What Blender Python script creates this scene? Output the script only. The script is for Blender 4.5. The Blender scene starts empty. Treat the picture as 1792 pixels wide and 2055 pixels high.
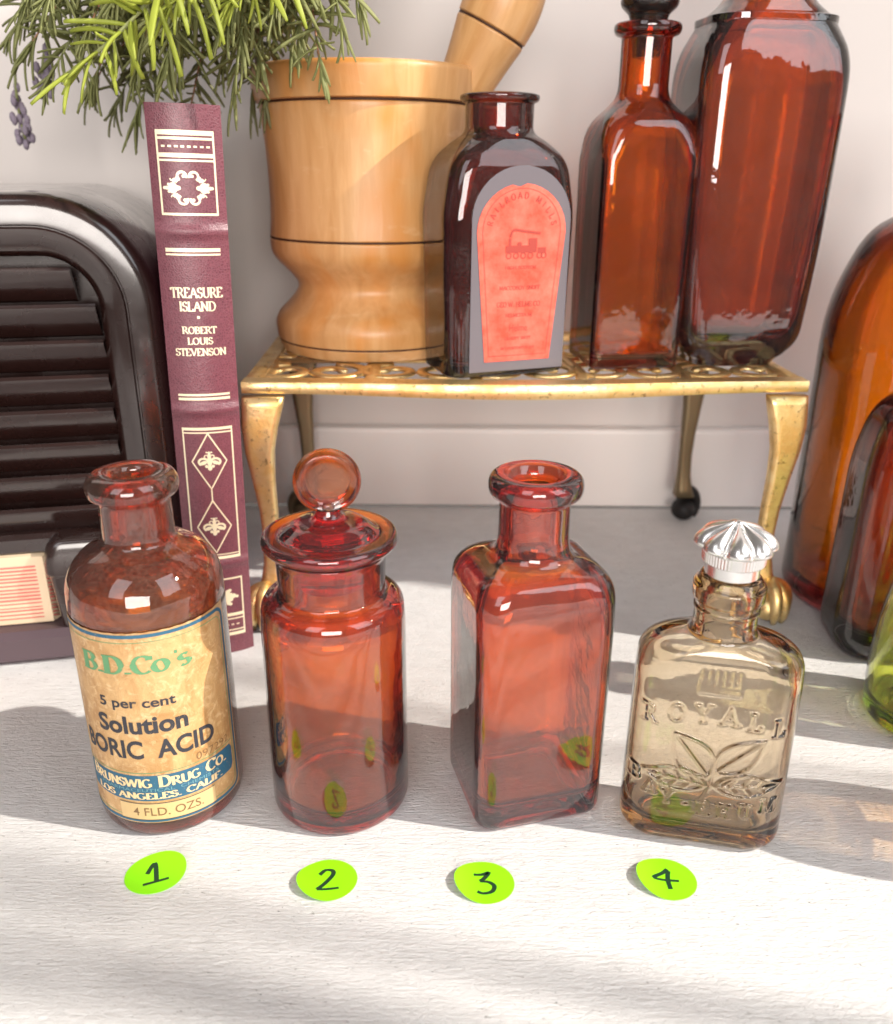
import bpy, math, random
import numpy as np
from mathutils import Vector, Matrix
R = math.radians
U = 0.01                       # everything below is written in centimetres
S = bpy.context.scene
C = S.collection
random.seed(7)

# ------------------------------------------------------------------ camera
cam = bpy.data.cameras.new('camera')
camo = bpy.data.objects.new('camera', cam); C.objects.link(camo); S.camera = camo
cam.sensor_fit = 'HORIZONTAL'; cam.sensor_width = 36; cam.lens = 1723 / 1792 * 36
cam.clip_start = .01; cam.clip_end = 50
_roll = math.atan2(30, 4228)
camo.matrix_world = (Matrix.Translation((0, 0, 21.4 * U)) @ Matrix.Rotation(R(90 - 22), 4, 'X')
                     @ Matrix.Rotation(_roll, 4, 'Z'))
cam.dof.use_dof = True; cam.dof.focus_distance = .305; cam.dof.aperture_fstop = 13

# ------------------------------------------------------------------ light
W = bpy.data.worlds.new('World'); S.world = W; W.use_nodes = True
W.node_tree.nodes['Background'].inputs[0].default_value = (1.0, .88, .80, 1)
W.node_tree.nodes['Background'].inputs[1].default_value = .16

def aim(o, at):
    o.rotation_euler = (Vector(at) * U - o.location).to_track_quat('-Z', 'Y').to_euler()

AZ, EL = R(13), R(38)          # sunlight: from the right, a little in front, 38 degrees up
D = 420
sun = bpy.data.lights.new('sunlight', 'SPOT'); so = bpy.data.objects.new('sunlight', sun); C.objects.link(so)
so.location = Vector((D * math.cos(EL) * math.cos(AZ), 30 - D * math.cos(EL) * math.sin(AZ), D * math.sin(EL))) * U
aim(so, (0, 30, 0)); sun.spot_size = R(24); sun.spot_blend = .1; sun.shadow_soft_size = .025
sun.color = (1, .93, .84); sun.energy = 1080

def window_or_fill_light(name, loc, at, w, h, e, col):
    l = bpy.data.lights.new(name, 'AREA'); o = bpy.data.objects.new(name, l); C.objects.link(o)
    l.shape = 'RECTANGLE'; l.size = w * U; l.size_y = h * U; l.energy = e; l.color = col
    o.location = Vector(loc) * U; aim(o, at); return o
window_or_fill_light('window_or_fill_light', (150, -75, 135), (0, 32, 5), 110, 170, 19, (.90, .95, 1))
window_or_fill_light('window_or_fill_light', (-90, -150, 150), (0, 32, 5), 90, 170, 13.5, (.97, .97, 1))
window_or_fill_light('window_or_fill_light', (15, -210, 56), (0, 50, 8), 130, 90, 52, (1, .93, .87))  # added fill lamp that brightens the wall and skirting, not a known window
try:
    sun.cycles.is_caustics_light = True
except Exception: pass

S.view_settings.view_transform = 'Standard'; S.view_settings.look = 'None'
S.view_settings.exposure = 0; S.view_settings.gamma = 1
cy = S.cycles
cy.max_bounces = 16; cy.transmission_bounces = 14; cy.glossy_bounces = 6; cy.diffuse_bounces = 3
cy.transparent_max_bounces = 12; cy.caustics_reflective = False; cy.caustics_refractive = True
cy.blur_glossy = .6; cy.sample_clamp_indirect = 4; cy.use_denoising = True
try: cy.denoiser = 'OPENIMAGEDENOISE'
except Exception: pass

# ------------------------------------------------------------------ helpers
def prop(o, label=None, cat=None, group=None, kind=None):
    if label: o['label'] = label
    if cat: o['category'] = cat
    if group: o['group'] = group
    if kind: o['kind'] = kind
    return o

def thing(name, label, cat, loc=(0, 0, 0), rz=0, group=None, rot=None):
    o = bpy.data.objects.new(name, None); C.objects.link(o)
    o.empty_display_size = .01; o.location = Vector(loc) * U
    o.rotation_euler = rot if rot else (0, 0, R(rz))
    return prop(o, label, cat, group)

class MB:
    def __init__(s): s.v = []; s.f = []
    def add(s, verts, faces):
        b = len(s.v); s.v += [tuple(v) for v in verts]; s.f += [tuple(i + b for i in f) for f in faces]; return s
    def build(s, name, mat, parent=None, smooth=True, sharp=None):
        me = bpy.data.meshes.new(name)
        me.from_pydata([(x * U, y * U, z * U) for x, y, z in s.v], [], s.f)
        me.update()
        if smooth:
            me.polygons.foreach_set('use_smooth', [True] * len(me.polygons))
            if sharp: me.set_sharp_from_angle(angle=R(sharp))
        me.materials.append(mat)
        o = bpy.data.objects.new(name, me); C.objects.link(o)
        if parent: o.parent = parent
        return o

def rings(mb, rs, close=True, cap0=True, cap1=True):
    n = len(rs[0]); V = [p for r in rs for p in r]; Fc = []
    for i in range(len(rs) - 1):
        for j in range(n if close else n - 1):
            k = (j + 1) % n
            Fc.append((i * n + j, i * n + k, (i + 1) * n + k, (i + 1) * n + j))
    if cap0: Fc.append(tuple(reversed(range(n))))
    if cap1: Fc.append(tuple(range((len(rs) - 1) * n, len(rs) * n)))
    return mb.add(V, Fc)

def rrect(a, b, r, N):
    """N points by arc length round a rounded rectangle, from the middle of the front (-y) side, anticlockwise"""
    r = min(r, a, b); fa, fb = a - r, b - r; q = math.pi * r / 2
    per = 4 * fa + 4 * fb + 4 * q
    segs = [fa, q, 2 * fb, q, 2 * fa, q, 2 * fb, q, fa]
    out = []
    for i in range(N):
        s = per * i / N; k = 0
        while k < 8 and s > segs[k]: s -= segs[k]; k += 1
        if k == 0: p = (s, -b)
        elif k == 1: t = s / max(r, 1e-9); p = (fa + r * math.sin(t), -fb - r * math.cos(t))
        elif k == 2: p = (a, -fb + s)
        elif k == 3: t = s / max(r, 1e-9); p = (fa + r * math.cos(t), fb + r * math.sin(t))
        elif k == 4: p = (fa - s, b)
        elif k == 5: t = s / max(r, 1e-9); p = (-fa - r * math.sin(t), fb + r * math.cos(t))
        elif k == 6: p = (-a, fb - s)
        elif k == 7: t = s / max(r, 1e-9); p = (-fa - r * math.cos(t), -fb - r * math.sin(t))
        else: p = (-fa + s, -b)
        out.append(p)
    return out

def fillet(P, n=6):
    """P: list of (z,a,b,r,fillet) or (z,a,fillet) -> dense list of (z,a,b,r)"""
    Q = []
    for p in P:
        if len(p) == 3: Q.append((np.array([p[0], p[1], p[1], p[1]], float), p[2]))
        else: Q.append((np.array(p[:4], float), p[4]))
    out = [Q[0][0]]
    for i in range(1, len(Q) - 1):
        p, d = Q[i]; a, c = Q[i - 1][0], Q[i + 1][0]
        if d <= 0: out.append(p); continue
        la = np.linalg.norm((a - p)[:2]) + 1e-9; lc = np.linalg.norm((c - p)[:2]) + 1e-9
        s = p + (a - p) * min(d / la, .499); e = p + (c - p) * min(d / lc, .499)
        for t in np.linspace(0, 1, n + 1): out.append((1 - t) ** 2 * s + 2 * t * (1 - t) * p + t * t * e)
    out.append(Q[-1][0]); return out

def loft(P, N=64, n=6, cx=0, cy=0, fn=None):
    mb = MB(); rs = []
    for z, a, b, r in fillet(P, n):
        ring = [(cx + x, cy + y, z) for x, y in rrect(max(a, .01), max(b, .01), r, N)]
        if fn: ring = [fn(p) for p in ring]
        rs.append(ring)
    return rings(mb, rs)

def tube(path, rad, n=8, mb=None, flat=1.0, up=(0, 0, 1)):
    mb = mb or MB(); path = [Vector(p) for p in path]; rs = []
    prev = None
    for i, p in enumerate(path):
        t = (path[min(i + 1, len(path) - 1)] - path[max(i - 1, 0)]).normalized()
        if prev is None:
            x = t.cross(Vector(up));
            if x.length < .05: x = t.cross(Vector((1, .2, 0)))
        else: x = prev - t * prev.dot(t)
        x.normalize(); y = t.cross(x); prev = x
        r = rad[i] if isinstance(rad, (list, tuple)) else rad
        rs.append([p + (x * math.cos(2 * math.pi * k / n) + y * math.sin(2 * math.pi * k / n) * flat) * r for k in range(n)])
    return rings(mb, rs)

def bez(p0, p1, p2, p3, n=12):
    p0, p1, p2, p3 = map(Vector, (p0, p1, p2, p3)); o = []
    for i in range(n + 1):
        t = i / n; u = 1 - t
        o.append(p0 * u ** 3 + p1 * 3 * u * u * t + p2 * 3 * u * t * t + p3 * t ** 3)
    return o

def box(x0, x1, y0, y1, z0, z1, bev=.1, mb=None):
    a, b = (x1 - x0) / 2, (y1 - y0) / 2
    m = loft([(z0, .01, .01, .01, 0), (z0, a - bev, b - bev, .01, 0), (z0 + bev, a, b, bev, 0), (z1 - bev, a, b, bev, 0),
              (z1, a - bev, b - bev, .01, 0), (z1, .01, .01, .01, 0)], 32, 3, (x0 + x1) / 2, (y0 + y1) / 2)
    return m

def ball(c, r, mb, n=8, m=5, s=(1, 1, 1)):
    rs = []
    for i in range(m + 1):
        t = math.pi * (.04 + .92 * i / m)
        rs.append([(c[0] + s[0] * r * math.sin(t) * math.cos(2 * math.pi * k / n), c[1] + s[1] * r * math.sin(t) * math.sin(2 * math.pi * k / n),
                    c[2] - s[2] * r * math.cos(t)) for k in range(n)])
    return rings(mb, rs)

# ------------------------------------------------------------------ lettering
def arc(cx, cy, rx, ry, a0, a1, n=10):
    return [(cx + rx * math.cos(R(a0 + (a1 - a0) * i / n)), cy + ry * math.sin(R(a0 + (a1 - a0) * i / n))) for i in range(n + 1)]
# letters of a roman alphabet: (advance, [strokes], [serif centres (x, y)])
G = {
 'A': (.78, [[(.06, 0), (.39, 1)], [(.39, 1), (.72, 0)], [(.18, .35), (.6, .35)]], [(.06, 0), (.72, 0)]),
 'B': (.68, [[(.14, 0), (.14, 1)], [(.14, 1)] + arc(.34, .76, .2, .24, 90, -90) + [(.14, .52)], [(.14, .52)] + arc(.36, .26, .24, .26, 90, -90) + [(.14, 0)]], [(.1, 0), (.1, 1)]),
 'C': (.74, [arc(.42, .5, .34, .5, 48, 312, 20), [(.66, .74), (.66, .98)]], []),
 'D': (.78, [[(.14, 0), (.14, 1)], [(.14, 1)] + arc(.32, .5, .38, .5, 90, -90, 14) + [(.14, 0)]], [(.1, 0), (.1, 1)]),
 'E': (.64, [[(.14, 0), (.14, 1)], [(.14, 1), (.54, 1)], [(.14, .52), (.44, .52)], [(.14, 0), (.58, 0)], [(.56, 1), (.56, .8)], [(.58, 0), (.58, .22)]], [(.1, 0), (.1, 1)]),
 'F': (.6, [[(.14, 0), (.14, 1)], [(.14, 1), (.54, 1)], [(.14, .52), (.44, .52)], [(.54, 1), (.54, .8)]], [(.14, 0), (.1, 1)]),
 'G': (.8, [arc(.42, .5, .34, .5, 48, 320, 20), [(.68, .42), (.68, .1)], [(.5, .42), (.76, .42)]], []),
 'H': (.8, [[(.14, 0), (.14, 1)], [(.66, 0), (.66, 1)], [(.14, .5), (.66, .5)]], [(.14, 0), (.14, 1), (.66, 0), (.66, 1)]),
 'I': (.3, [[(.15, 0), (.15, 1)]], [(.15, 0), (.15, 1)]),
 'L': (.62, [[(.14, 0), (.14, 1)], [(.14, 0), (.56, 0)], [(.56, 0), (.56, .24)]], [(.1, 0), (.14, 1)]),
 'M': (.95, [[(.12, 0), (.16, 1)], [(.16, 1), (.47, .1)], [(.47, .1), (.78, 1)], [(.78, 1), (.82, 0)]], [(.12, 0), (.82, 0), (.12, 1), (.82, 1)]),
 'N': (.82, [[(.14, 0), (.14, 1)], [(.14, 1), (.68, 0)], [(.68, 0), (.68, 1)]], [(.14, 0), (.1, 1), (.68, 1)]),
 'O': (.82, [arc(.41, .5, .33, .5, 90, 450, 24)], []),
 'P': (.64, [[(.14, 0), (.14, 1)], [(.14, 1)] + arc(.34, .73, .22, .27, 90, -90) + [(.14, .46)]], [(.14, 0), (.1, 1)]),
 'Q': (.82, [arc(.41, .5, .33, .5, 90, 450, 24), [(.42, .2), (.8, -.12)]], []),
 'R': (.74, [[(.14, 0), (.14, 1)], [(.14, 1)] + arc(.34, .75, .21, .25, 90, -90) + [(.14, .5)], [(.34, .5), (.68, 0)]], [(.14, 0), (.1, 1), (.68, 0)]),
 'S': (.58, [arc(.3, .76, .2, .24, 40, 270, 12) + arc(.3, .26, .22, .26, 90, -140, 12), [(.46, .96), (.46, .78)], [(.1, .05), (.1, .26)]], []),
 'T': (.68, [[(.34, 0), (.34, 1)], [(.04, 1), (.64, 1)], [(.05, 1), (.05, .78)], [(.63, 1), (.63, .78)]], [(.34, 0)]),
 'U': (.78, [[(.14, 1), (.14, .32)] + arc(.4, .32, .26, .32, 180, 360, 10) + [(.66, 1)]], [(.14, 1), (.66, 1)]),
 'V': (.76, [[(.06, 1), (.38, 0)], [(.38, 0), (.7, 1)]], [(.06, 1), (.7, 1)]),
 'W': (1.1, [[(.06, 1), (.32, 0)], [(.32, 0), (.55, .9)], [(.55, .9), (.78, 0)], [(.78, 0), (1.04, 1)]], [(.06, 1), (1.04, 1)]),
 'X': (.74, [[(.08, 1), (.66, 0)], [(.08, 0), (.66, 1)]], [(.08, 0), (.66, 0), (.08, 1), (.66, 1)]),
 'Y': (.76, [[(.06, 1), (.38, .46)], [(.7, 1), (.38, .46)], [(.38, .46), (.38, 0)]], [(.06, 1), (.7, 1), (.38, 0)]),
 'Z': (.66, [[(.08, .96), (.58, .96)], [(.58, .96), (.08, .04)], [(.08, .04), (.6, .04)]], []),
 'o': (.62, [arc(.3, .34, .24, .34, 90, 450, 20)], []),
 's': (.5, [arc(.26, .51, .16, .17, 40, 270, 8) + arc(.26, .18, .18, .18, 90, -140, 8)], []),
 '.': (.3, [[(.1, .05), (.2, .05)], [(.15, 0), (.15, .1)]], []),
 '-': (.5, [[(.1, .4), (.4, .4)]], []),
 '&': (.8, [arc(.34, .8, .17, .2, -60, 240, 14) + [(.62, .02)], arc(.34, .27, .24, .27, 120, 330, 12) + [(.66, .5)]], []),
 "'": (.2, [[(.1, 1), (.1, .7)]], []),
 '8': (.6, [arc(.3, .75, .2, .25, 90, 450, 16), arc(.3, .26, .24, .26, 90, 450, 16)], []),
 ' ': (.4, [], []),
}
def ribbon(pts, w):
    """flat strip along 2-D points, w(direction) = half width"""
    n = len(pts); L = []; Rr = []
    for i, (x, y) in enumerate(pts):
        a = pts[max(i - 1, 0)]; b = pts[min(i + 1, n - 1)]
        dx, dy = b[0] - a[0], b[1] - a[1]; l = math.hypot(dx, dy) or 1
        h = w(dx / l, dy / l); L.append((x - dy / l * h, y + dx / l * h)); Rr.append((x + dy / l * h, y - dx / l * h))
    V = L + Rr; return V, [(n + i, n + i + 1, i + 1, i) for i in range(n - 1)]

def serif_text(txt, h, width=None, thick=.085, thin=.04, serif=.12, track=.0, caps=None, baseline=None):
    """returns [(verts2d, faces)]; centred on u=0; caps = scale of letters after each first letter"""
    shapes = []; x = 0; first = True
    for ch in txt:
        k = 1.0
        if caps and not first and ch.isalpha() and ch.isupper(): k = caps
        first = ch == ' '
        adv, strokes, ser = G[ch]
        for st in strokes:
            # subdivide straight strokes
            pts = []
            for i in range(len(st) - 1):
                pts.append(st[i])
                if math.dist(st[i], st[i + 1]) > .3: pts.append(((st[i][0] + st[i + 1][0]) / 2, (st[i][1] + st[i + 1][1]) / 2))
            pts.append(st[-1])
            def w(dx, dy):
                d = abs(dy) if dx * dy <= 0 else abs(dy) * .55 if abs(dx) > .15 else abs(dy)
                return thin + (thick - thin) * min(1, d) ** 1.3
            V, Fc = ribbon(pts, w)
            shapes.append(([((p[0]) * k + x, p[1] * k) for p in V], Fc))
        for sx, sy in ser:
            V, Fc = ribbon([(sx - serif, sy), (sx + serif, sy)], lambda a, b: thin * .9)
            shapes.append(([((p[0]) * k + x, p[1] * k) for p in V], Fc))
        x += (adv + track) * k
    sx = (width / x) if width else h
    return [([((p[0] - x / 2) * sx, p[1] * h) for p in V], Fc) for V, Fc in shapes]

def sans_text(txt, h, width=None, bold=.0):
    cu = bpy.data.curves.new('text', 'FONT'); cu.body = txt; cu.size = 1; cu.offset = bold; cu.resolution_u = 4
    o = bpy.data.objects.new('text', cu); C.objects.link(o)
    bpy.context.view_layer.update()
    me = bpy.data.meshes.new_from_object(o.evaluated_get(bpy.context.evaluated_depsgraph_get()))
    V = [(v.co.x, v.co.y) for v in me.vertices]; Fc = [tuple(p.vertices) for p in me.polygons]
    bpy.data.objects.remove(o); bpy.data.curves.remove(cu); bpy.data.meshes.remove(me)
    x0 = min(p[0] for p in V); x1 = max(p[0] for p in V)
    cap = .73; k = (width / (x1 - x0)) if width else h / cap
    return [([((x - (x0 + x1) / 2) * k, y * h / cap) for x, y in V], Fc)]

def rect2(u0, v0, u1, v1, n=1):
    V = [(u0 + (u1 - u0) * i / n, v) for v in (v0, v1) for i in range(n + 1)]
    return [(V, [(i, i + 1, n + 2 + i, n + 1 + i) for i in range(n)])]

def line2(pts, w): return [ribbon(pts, lambda a, b: w)]

def dense(pts, d=.15):
    o = []
    for a, b in zip(pts, pts[1:]):
        m = max(1, int(math.dist(a, b) / d))
        o += [(a[0] + (b[0] - a[0]) * i / m, a[1] + (b[1] - a[1]) * i / m) for i in range(m)]
    return o + [pts[-1]]

def shift(sh, du, dv): return [([(u + du, v + dv) for u, v in V], Fc) for V, Fc in sh]

def print2(name, shapes, fmap, mat, parent, d=.01, step=.0006):
    """flat print laid on a surface: fmap(u, v, lift) -> point; overlapping strokes are lifted one above the other"""
    mb = MB()
    for i, (V, Fc) in enumerate(shapes): mb.add([fmap(u, v, d + (i % 12) * step) for u, v in V], Fc)
    return mb.build(name, mat, parent, smooth=False)

def cyl_map(r, phi0, z0=0):
    def f(u, v, d):
        a = R(phi0) + u / r; return ((r + d) * math.sin(a), -(r + d) * math.cos(a), z0 + v)
    return f

# ------------------------------------------------------------------ materials
class NT:
    def __init__(s, name):
        s.m = bpy.data.materials.new(name); s.m.use_nodes = True; s.t = s.m.node_tree
        s.b = s.t.nodes['Principled BSDF']; s.out = s.t.nodes['Material Output']; s.co = None
    def n(s, typ, ins=None, **kw):
        nd = s.t.nodes.new(typ)
        for k, v in kw.items(): setattr(nd, k, v)
        for k, v in (ins or {}).items():
            if isinstance(v, bpy.types.NodeSocket): s.t.links.new(v, nd.inputs[k])
            else: nd.inputs[k].default_value = v
        return nd
    def set(s, **kw):
        for k, v in kw.items():
            k = k.replace('_', ' ')
            if isinstance(v, bpy.types.NodeSocket): s.t.links.new(v, s.b.inputs[k])
            else: s.b.inputs[k].default_value = v
        return s
    def coord(s, scale=(1, 1, 1), rot=(0, 0, 0), src='Object'):
        t = s.n('ShaderNodeTexCoord'); mp = s.n('ShaderNodeMapping', {'Vector': t.outputs[src], 'Scale': scale, 'Rotation': rot}); return mp.outputs[0]
    def noise(s, scale, detail=4, rough=.55, vec=None, dist=0):
        nd = s.n('ShaderNodeTexNoise', {'Scale': scale, 'Detail': detail, 'Roughness': rough, 'Distortion': dist})
        s.t.links.new(vec if vec is not None else s.coord(), nd.inputs['Vector']); return nd.outputs['Fac']
    def ramp(s, fac, stops):
        nd = s.n('ShaderNodeValToRGB', {'Fac': fac}); cr = nd.color_ramp
        while len(cr.elements) < len(stops): cr.elements.new(.5)
        for e, (p, c) in zip(cr.elements, stops):
            e.position = p; e.color = (c, c, c, 1) if isinstance(c, (int, float)) else tuple(c) + (1,)
        return nd.outputs['Color']
    def mix(s, f, a, b, mode='MIX'):
        nd = s.n('ShaderNodeMix', data_type='RGBA', blend_type=mode)
        for i, v in ((0, f), (6, a), (7, b)):
            if isinstance(v, bpy.types.NodeSocket): s.t.links.new(v, nd.inputs[i])
            else: nd.inputs[i].default_value = v if i == 0 else (tuple(v) + (1,) if len(v) == 3 else v)
        return nd.outputs[2]
    def bump(s, h, strength=.3, dist=.001, prev=None):
        nd = s.n('ShaderNodeBump', {'Height': h, 'Strength': strength, 'Distance': dist})
        if prev is not None: s.t.links.new(prev, nd.inputs['Normal'])
        return nd.outputs[0]

def flat(name, col, rough=.5, metal=0, **kw):
    return NT(name).set(Base_Color=tuple(col) + (1,), Roughness=rough, Metallic=metal, **kw).m

def glass(name, col, dust=.03, rough=.0, wave=.15, dust_haze_col=(.75, .7, .68), ior=1.5, coat=1.0, wall=.25, speck=.2, clear=.55, gloss=1.62, haze=.0, back=.0):
    # col = what one wall, `wall` cm thick, lets through; half the tint sits on the surfaces, half in the volume, so edges and bases go darker
    """hollow bottle glass: tinted refraction, a partly straight-through share (thin wall), a strong surface gloss and a film of dust plus an even haze painted in for reflected light"""
    g = NT(name)
    nz = g.noise(60, 3, .5); nb = g.bump(nz, wave, .0012)
    g.set(Base_Color=tuple(c ** .25 for c in col) + (1,), Roughness=rough, IOR=ior, Transmission_Weight=1.0, Normal=nb, Specular_IOR_Level=.5)
    sg = [-.75 * math.log(c) / (wall * U) for c in col]; dn = max(sg) * 1.02
    va = g.n('ShaderNodeVolumeAbsorption', {'Color': tuple(1 - q / dn for q in sg) + (1,), 'Density': dn})
    g.t.links.new(va.outputs[0], g.out.inputs['Volume'])
    df = g.n('ShaderNodeBsdfDiffuse', {'Color': tuple(dust_haze_col) + (1,)})
    sp = g.ramp(g.noise(1500, 2, .5), [(.745, 0), (.77, 1)])
    d1 = g.ramp(g.noise(900, 6, .7), [(.35, 0), (.75, 1)]); d2 = g.ramp(g.noise(70, 5, .6), [(.35, .25), (.7, 1)])
    fac = g.n('ShaderNodeMath', {0: d1, 1: d2}, operation='MULTIPLY')
    fac = g.n('ShaderNodeMath', {0: fac.outputs[0], 1: dust}, operation='MULTIPLY')
    spk = g.n('ShaderNodeMath', {0: sp, 1: speck}, operation='MULTIPLY'); fac = g.n('ShaderNodeMath', {0: fac.outputs[0], 1: spk.outputs[0]}, operation='ADD'); fac = g.n('ShaderNodeMath', {0: fac.outputs[0], 1: haze}, operation='ADD')  # haze: even pale layer painted in for the reflection of the table
    tr = g.n('ShaderNodeBsdfTransparent', {'Color': tuple(c ** .16 for c in col) + (1,)})
    m0 = g.n('ShaderNodeMixShader', {0: clear, 1: g.b.outputs[0], 2: tr.outputs[0]})
    fr = g.n('ShaderNodeFresnel', {'IOR': gloss, 'Normal': nb}); gl = g.n('ShaderNodeBsdfGlossy', {'Roughness': .02, 'Normal': nb})
    geo = g.n('ShaderNodeNewGeometry'); bf = g.n('ShaderNodeMath', {0: geo.outputs['Backfacing'], 1: -back, 2: 1.0}, operation='MULTIPLY_ADD')
    fr = g.n('ShaderNodeMath', {0: fr.outputs[0], 1: bf.outputs[0]}, operation='MULTIPLY')
    m1 = g.n('ShaderNodeMixShader', {0: fr.outputs[0], 1: m0.outputs[0], 2: gl.outputs[0]})
    m2 = g.n('ShaderNodeMixShader', {0: fac.outputs[0], 1: m1.outputs[0], 2: df.outputs[0]})
    g.t.links.new(m2.outputs[0], g.out.inputs['Surface']); return g.m

M = {}
# painted wood table top: brush marks along x, small nicks
g = NT('painted_wood')
str_ = g.noise(9, 8, .66, g.coord((8, 95, 60), (0, 0, R(3))), .8)
fine = g.noise(40, 6, .7, g.coord((9, 24, 20), (0, 0, R(-9))), .8)
lump = g.noise(14, 4, .5, g.coord((6, 10, 6)))
nick = g.noise(14, 5, .75, g.coord((24, 120, 40), (0, 0, R(5))), .6)
nk = g.ramp(nick, [(.63, 0), (.66, 1)])
tone = g.mix(g.ramp(lump, [(.3, 0), (.7, 1)]), (.85, .845, .84), (.92, .915, .91))
tone = g.mix(g.ramp(str_, [(.30, .25), (.46, 0)]), tone, (.50, .48, .47))
col = g.mix(nk, tone, (.16, .14, .13))
b1 = g.bump(str_, .5, .0018); b2 = g.bump(fine, .6, .0018, b1); b3 = g.bump(nk, -.6, .001, b2)
M['table'] = g.set(Base_Color=col, Roughness=.42, Normal=b3).m
g = NT('wall_paint')
v = g.noise(30, 6, .6); v2 = g.noise(5, 3, .5)
M['wall'] = g.set(Base_Color=g.mix(v2, (.72, .665, .635), (.79, .74, .71)), Roughness=.62, Normal=g.bump(v, .25, .001)).m
M['skirting'] = NT('skirting_paint').set(Base_Color=(.90, .85, .82, 1), Roughness=.4).m

AMB = (.80, .26, .09)
M['amber1'] = glass('amber_glass_dusty', (.94, .43, .09), clear=.3, haze=.02, dust=.13, rough=.0, wave=.3, dust_haze_col=(.80, .45, .33))
M['amber2'] = glass('amber_glass_jar', (.95, .40, .07), clear=.08, dust=.02, haze=.012, gloss=1.6, dust_haze_col=(.76, .66, .70), wave=.2)
M['amber3'] = glass('amber_glass_square', (.95, .42, .12), clear=.08, dust=.03, haze=.018, gloss=1.6, dust_haze_col=(.76, .68, .73), wave=.25)
M['snuff'] = glass('dark_amber_glass', (.55, .14, .05), dust=.07, rough=.02)
M['dark2'] = glass('amber_glass_tall', (.92, .46, .03), clear=.25, dust=.04)
M['dark3'] = glass('amber_glass_large', (.82, .40, .03), clear=.3, gloss=1.75, dust=.04, haze=.01)
M['amber_off'] = glass('amber_glass_near_right', (.93, .42, .12), dust=.02, wave=.05, clear=.0, gloss=1.2)
M['amberR'] = glass('amber_glass_right', (.95, .56, .06), dust=.04)
M['plum'] = glass('brown_glass_right', (.78, .45, .30), dust=.06)
M['green'] = glass('yellow_green_glass', (.92, .96, .38), dust=.02, clear=.0, gloss=1.3)
M['straw'] = glass('straw_glass', (.92, .84, .71), dust=.03, clear=.0, gloss=1.2, wave=.15)
M['stopper'] = glass('grey_stopper_glass', (.35, .28, .26), dust=.1)

def wood():
    g = NT('turned_wood')
    grain = g.noise(8, 5, .6, g.coord((18, 18, 2.2)), .6); blot = g.noise(22, 3, .6, g.coord((1, 1, .6)), .5)
    c = g.mix(g.ramp(grain, [(.3, 0), (.7, 1)]), (.60, .30, .105), (.76, .44, .195))
    c = g.mix(g.ramp(blot, [(.50, 0), (.66, .7)]), c, (.72, .27, .04))
    s2 = g.noise(60, 4, .6, g.coord((1, 1, 3)))
    c = g.mix(g.ramp(s2, [(.62, 0), (.75, .35)]), c, (.88, .62, .36))
    return g.set(Base_Color=c, Roughness=.38, Normal=g.bump(grain, .3, .001), Coat_Weight=.1, Coat_Roughness=.3).m
M['wood'] = wood()
M['groove'] = flat('burnt_groove', (.06, .02, .01), .6)
g = NT('old_brass')
n1 = g.noise(60, 5, .65); n2 = g.noise(350, 4, .7)
c = g.mix(g.ramp(n1, [(.38, 0), (.62, .9)]), (.95, .74, .38), (.72, .45, .15))
c = g.mix(g.ramp(n2, [(.58, 0), (.68, .85)]), c, (.26, .15, .06))
M['brass'] = g.set(Base_Color=c, Metallic=.9, Roughness=g.ramp(n1, [(.3, .28), (.7, .5)]), Normal=g.bump(n2, .25, .0006)).m
M['brass_dark'] = flat('shaded_brass', (.22, .17, .10), .45, .8)  # darker copy of the brass, with the rear legs' shade in its colour
M['bakelite'] = None
g = NT('bakelite')
n1 = g.noise(9, 4, .6)
M['bakelite'] = g.set(Base_Color=g.mix(n1, (.014, .006, .005), (.03, .012, .010)), Roughness=g.ramp(g.noise(60, 4), [(.3, .18), (.7, .34)]), Coat_Weight=1.0, Coat_Roughness=.11, Coat_IOR=1.5).m
M['bakelite_base'] = flat('worn_bakelite', (.085, .055, .065), .45)
M['black'] = flat('shaded_foot', (.008, .006, .006), .6)
g = NT('leather')
vn = g.n('ShaderNodeTexVoronoi', {'Vector': g.coord(), 'Scale': 1050.0}, feature='DISTANCE_TO_EDGE')
n2 = g.noise(180, 5, .7); vr = g.ramp(vn.outputs['Distance'], [(.0, 0), (.25, 1)])
c = g.mix(g.ramp(n2, [(.3, 0), (.7, 1)]), (.095, .020, .034), (.155, .042, .058))
c = g.mix(vr, (.20, .06, .08), c)
M['leather'] = g.set(Base_Color=c, Roughness=.36, Normal=g.bump(vr, .3, .0002, g.bump(n2, .4, .0005)), Coat_Weight=.3, Coat_Roughness=.3).m
M['pages'] = flat('page_edges', (.75, .66, .5), .7)
M['gilt'] = flat('gilt', (1.0, .88, .62), .4, .35)
g = NT('aged_label')
a1 = g.noise(260, 8, .72, None, 1.2); a2 = g.noise(85, 6, .68, g.coord((1, 1, .6)), .8); a3 = g.noise(1200, 4, .8)
c = g.mix(g.ramp(a2, [(.35, 0), (.62, 1)]), (.66, .41, .18), (.44, .23, .08))
c = g.mix(g.ramp(a1, [(.5, 0), (.68, .8)]), c, (.80, .58, .32))
c = g.mix(g.ramp(a3, [(.56, 0), (.75, .6)]), c, (.34, .16, .05))
M['label'] = g.set(Base_Color=c, Roughness=.45, Normal=g.bump(a1, .5, .0006, g.bump(a3, .2, .0002)), Coat_Weight=.3, Coat_Roughness=.25).m
M['label_clean'] = flat('label_strip', (.66, .46, .22), .5)
def ink(name, col, wear=.5):
    g = NT(name); w = g.noise(520, 5, .75)
    return g.set(Base_Color=g.mix(g.ramp(w, [(.60, 0), (.74, wear)]), col, (.74, .5, .24)), Roughness=.55).m
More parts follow.
